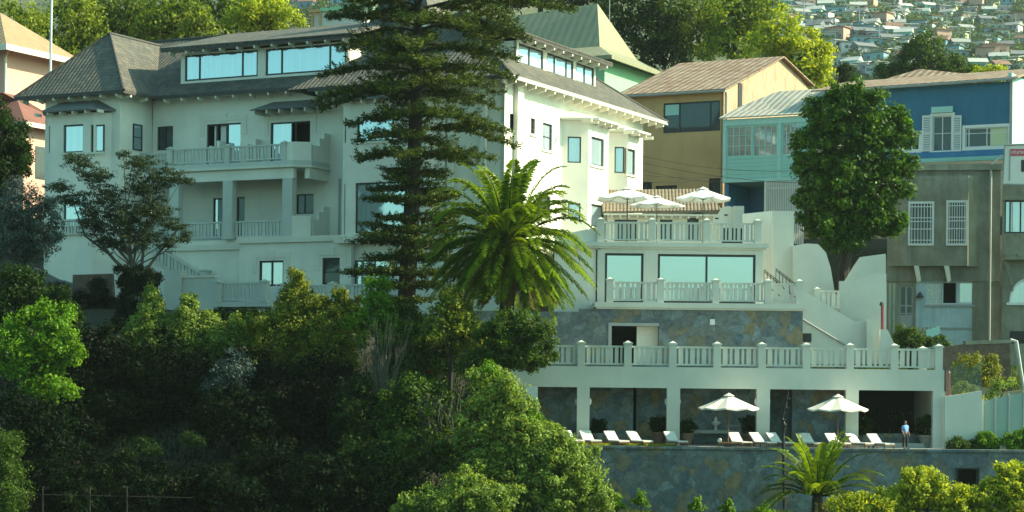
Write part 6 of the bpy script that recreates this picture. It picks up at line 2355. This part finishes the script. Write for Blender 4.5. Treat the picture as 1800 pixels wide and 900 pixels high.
plant('yard_shrub', 'dull green bush behind the last roof deck posts', 'shrub', 139, [(1600, 592, 26, 14), (1578, 600, 16, 14), (1640, 600, 20, 10)], 'mid', None, None, cr=.35, leaf=.17, per=36)
# --- potted plants
def potted(px, D, lb, pot, s, hgt, mat, w=14):
    a = at(px, 770, D)
    t = thing('potted_plant', lb, 'potted plant', (a.x, a.y, ZP), 'potted plants under the loggia')
    b = MB()
    b.lathe([(.30 * s, 0), (.44 * s, .62 * s), (.50 * s, .66 * s), (.50 * s, .76 * s), (.42 * s, .76 * s), (.40 * s, .68 * s)], (a.x, a.y, ZP), 16)
    obj('pot', b, pot, t)
    c = (a.x, a.y, ZP + .76 * s + hgt * .45)
    V, tt = crown([(c, (.55 * s, .5 * s, hgt * .55))], cr=.22, leaf=.17, per=30)
    quads_mesh('foliage', V, tt, 'leaf_' + mat, t)
for px, D, lb, pot, s, h_ in ((1051, 127.9, 'grey pot with small leafy plant beside the left column', 'pot_grey', .9, .9), (1159, 127.4, 'terracotta pot with round bush left of the second column', 'clay', 1.05, 1.0),
                              (1207, 127.2, 'terracotta pot with spiky plant left of the console table', 'clay', 1.0, .8), (1318, 127.2, 'clay pot with round bush right of the console table', 'clay', 1.0, 1.1),
                              (1519, 127.5, 'dark pot with leafy plant left in the black room', 'pot_grey', 1.0, 1.1), (1628, 126.9, 'grey pot with dark bush right of the man', 'pot_grey', 1.05, 1.2)):
    potted(px, D, lb, pot, s, h_, 'dark')
# lawn strip and dry bank
def scatter_grass(name, x0, x1, y0, y1, n, h, mat, zf, label_kind='stuff'):
    px_, py_ = rng.uniform(x0, x1, n), rng.uniform(y0, y1, n)
    z = np.array([zf(a, c) for a, c in zip(px_, py_)])
    c = np.stack([px_, py_, z + h * .5], axis=1)
    nrm = unit(np.stack([rng.normal(size=n), rng.normal(size=n), np.full(n, .1)], axis=1))
    V = leafquads(c, nrm, np.full(n, h), .22, np.stack([rng.normal(size=n) * .35, rng.normal(size=n) * .35, np.ones(n)], axis=1))
    return kind(quads_mesh(name, V, rng.uniform(0, 1, n), 'leaf_' + mat, None, (0, 0, 0)), 'stuff')
scatter_grass('lawn_strip', tu(985, 785, 2), tu(1186, 785, 2), 123.7, 124.3, 5000, .16, 'lime', lambda a, c: ZP)
scatter_grass('dry_grass', at(335, 810, 118).x, at(440, 810, 118).x, 111.5, 113.0, 1500, .3, 'dry', gz)
scatter_grass('soil_plants', at(1060, 890, 121).x, at(1480, 890, 121).x, 118.5, 122.6, 5000, .16, 'mid', gz)
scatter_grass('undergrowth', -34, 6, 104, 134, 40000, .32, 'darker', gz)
scatter_grass('bank_weeds', 16, 40, 128, 158, 16000, .35, 'mid', gz)
# dry twigs and hanging vines
tw_ = thing('dead_shrub', 'bare grey twiggy shrub left of the reddish patch', 'shrub', at(665, 690, 117))
b = MB()
for i in range(46):
    x0_ = rng.uniform(655, 690)
    x1_ = x0_ + rng.uniform(-45, 45)
    y1_ = rng.uniform(545, 620)
    b.tube([at(x0_, 690, 117), at((x0_ + x1_) / 2 + rng.uniform(-6, 6), (690 + y1_) / 2, 116.8), at(x1_, y1_, 116.6 + rng.uniform(-.5, .5))], [.022, .016, .007], 4)
obj('twigs', b, 'bark_grey', tw_)
vn = thing('hanging_vines', 'dry grey vines hanging under the arching tree limb', 'vine', at(775, 690, 113))
b = MB()
for i in range(30):
    x0_ = rng.uniform(735, 812)
    y0_ = rng.uniform(690, 715)
    l_ = rng.uniform(35, 85)
    b.tube([at(x0_, y0_, 113), at(x0_ + rng.uniform(-6, 6), y0_ + l_ * .5, 112.9), at(x0_ + rng.uniform(-12, 12), y0_ + l_, 112.7)], [.02, .018, .01], 4)
obj('stems', b, 'bark_grey', vn)
# ---------------------------------------------------------------- far hillside town and the haze
random.seed(11)
far_cols = [(.70, .70, .66), (.52, .58, .56), (.22, .42, .50), (.20, .46, .44), (.42, .46, .24), (.48, .30, .25), (.26, .29, .31), (.40, .33, .42), (.60, .55, .40), (.15, .33, .50)]
FM = [plain('far_wall_%s' % n_, c, .8, .08, .5) for n_, c in zip(('white', 'pale', 'blue', 'aqua', 'olive', 'rose', 'grey', 'lilac', 'cream', 'azure'), far_cols)]
FR = [plain('far_roof_%s' % n_, c, .8, .2, .3) for n_, c in zip(('zinc', 'rust', 'grey', 'light'), ((.30, .32, .32), (.22, .12, .09), (.15, .17, .19), (.42, .45, .44)))]
protos = []
def make_far(i):
    w_, d_, h_ = random.uniform(4, 8), random.uniform(4, 6), random.choice((2.4, 2.7, 3.0, 4.8))
    t = thing('hillside_house', 'x', 'house', (0, 0, 0), 'houses on the distant hillside')
    b = MB()
    b.box(-w_ / 2, w_ / 2, -d_ / 2, d_ / 2, -4, h_)
    obj('walls', b, FM[i % 10], t)
    b = MB()
    e = .5
    if i % 3 == 0:
        b.add([(-w_/2-e, -d_/2-e, h_), (w_/2+e, -d_/2-e, h_), (w_/2+e, d_/2+e, h_), (-w_/2-e, d_/2+e, h_), (-w_/2-e, 0, h_+1.7), (w_/2+e, 0, h_+1.7)],
              [(0, 1, 5, 4), (2, 3, 4, 5), (0, 4, 3), (1, 2, 5), (0, 3, 2, 1)])
    elif i % 3 == 1:
        b.slab([(-w_/2-e, -d_/2-e, h_+.3), (w_/2+e, -d_/2-e, h_+.3), (w_/2+e, d_/2+e, h_+1.3), (-w_/2-e, d_/2+e, h_+1.3)], .25)
    else:
        b.box(-w_/2-e, w_/2+e, -d_/2-e, d_/2+e, h_+.003, h_+.3)
    obj('roof', b, FR[i % 4], t)
    for s in range(2 if h_ > 5 else 1):
        n = max(2, int(w_ / 3.2))
        for k in range(n):
            x = -w_/2 + w_ * (k + .5) / n
            b = MB()
            b.box(x - .6, x + .6, -d_/2 - .03, -d_/2 - .003, 1 + s * 2.8, 2.2 + s * 2.8)
            obj('window', b, 'pane_dark', t)
    return t
WORDS = {0: 'white', 1: 'pale grey', 2: 'blue', 3: 'aqua', 4: 'olive', 5: 'rose', 6: 'grey', 7: 'lilac', 8: 'cream', 9: 'bright blue'}
cand = []
placed = []
tries = 0
windows = [(1370, 1800, -10, 140, 200), (500, 600, -10, 30, 4)]
def hill_hit(px, py):
    a, c = ray(px, py)
    lo = 560.0
    while lo < 1300:
        if gz(a * lo, lo) > CAMZ + c * lo:
            return lo
        lo += 4
    return None
used_p = {}
import itertools
for (wx0, wx1, wy0, wy1, cnt) in windows:
    k = 0
    tries = 0
    while k < cnt and tries < 4000:
        tries += 1
        px = random.uniform(wx0, wx1)
        py = random.uniform(wy0, wy1)
        if py > 95 and random.random() < .55:
            continue
        if any(abs(px - q[0]) < 15 and abs(py - q[1]) < 6 for q in placed):
            continue
        y = hill_hit(px, py)
        if y is None:
            continue
        x = ray(px, py)[0] * y
        placed.append((px, py, x, y))
        k += 1
ORD = ['leftmost', 'second', 'third', 'fourth', 'fifth', 'sixth', 'seventh', 'eighth', 'ninth', 'tenth', 'eleventh', 'twelfth', 'thirteenth', 'fourteenth', 'fifteenth', 'sixteenth', 'seventeenth', 'eighteenth', 'nineteenth', 'twentieth']
placed.sort()
cnt_ = {}
for (px, py, x, y) in placed:
    i = random.randrange(12)
    loc = (x, y, gz(x, y) + .8)
    rz = random.choice((-.45, -.2, .1, .35, -.6)) + random.uniform(-.1, .1)
    row = ('topmost rows' if py < 20 else 'upper rows' if py < 50 else 'middle rows' if py < 90 else 'lowest rows')
    kk = (i % 10, row)
    cnt_[kk] = cnt_.get(kk, 0) + 1
    lb = '%s %s house from the left in the %s of the hillside town' % (ORD[cnt_[kk] - 1], WORDS[i % 10], row)
    if i not in used_p:
        o = make_far(i)
        used_p[i] = o
        o.location = loc
        o.rotation_euler = (0, 0, rz)
        o['label'] = lb
    else:
        dup(used_p[i], loc, rz, lb)
# scrub and trees of the far hill
n_c = 5200
cx_, cy_ = [], []
for _ in range(n_c):
    y = random.uniform(600, 1200)
    px = random.uniform(1340, 1820) if random.random() < .85 else random.uniform(470, 640)
    x = (px - 900) / FPX * y
    cx_.append(x)
    cy_.append(y)
Cc = np.array([(x, y, gz(x, y) + .6) for x, y in zip(cx_, cy_)])
per = 44
sz = rng.uniform(1.3, 4.6, n_c)
idx = np.repeat(np.arange(n_c), per)
dd = unit(rng.normal(size=(len(idx), 3)))
off = dd * (sz[idx] * rng.uniform(.5, 1, len(idx)))[:, None]
off[:, 2] = np.abs(off[:, 2]) * 1.1
V = leafquads(Cc[idx] + off, unit(dd + rng.normal(size=dd.shape) * .4), np.full(len(idx), 1.2), .8)
kind(quads_mesh('hillside_scrub', V, np.clip(rng.uniform(0, 1, n_c)[idx] * .7 + rng.uniform(0, .3, len(idx)), 0, 1), 'leaf_far', None, (0, 0, 0)), 'stuff')
# utility poles
up0 = None
for k, (px, py) in enumerate(((1413, 45), (1510, 62), (1545, 92), (1590, 60), (1664, 70), (1705, 90), (1785, 60))):
    y = hill_hit(px, py)
    if y is None:
        continue
    x = ray(px, py)[0] * y
    if up0 is None:
        up0 = thing('utility_pole', 'thin utility pole on the distant hillside', 'pole', (0, 0, 0), 'utility poles on the distant hillside')
        b = MB()
        b.tube([(0, 0, -1), (0, 0, 9)], .2, 5)
        obj('pole_shaft', b, 'zinc', up0)
        b = MB()
        b.box(-1, 1, -.1, .1, 8, 8.2)
        obj('cross_arm', b, 'zinc', up0)
        up0.location = (x, y, gz(x, y))
        up0['label'] = 'leftmost thin utility pole on the distant hillside'
    else:
        dup(up0, (x, y, gz(x, y)), 0, ORD[k] + ' thin utility pole from the left on the distant hillside')
# haze: one closed box of even air round everything
hm = bpy.data.materials.new('haze_air')
hm.use_nodes = True
hn = hm.node_tree
hn.nodes.remove(hn.nodes['Principled BSDF'])
pv_ = hn.nodes.new('ShaderNodeVolumePrincipled')
pv_.inputs['Color'].default_value = (.80, .96, .98, 1)
pv_.inputs['Density'].default_value = .00008
pv_.inputs['Anisotropy'].default_value = .25
hn.links.new(pv_.outputs[0], hn.nodes['Material Output'].inputs['Volume'])
M['haze'] = hm
b = MB()
b.box(-2700, 2700, -2700, 2700, 0, 350)
hz = obj('haze', b, 'haze')
kind(hz, 'stuff')
bpy.context.view_layer.update()
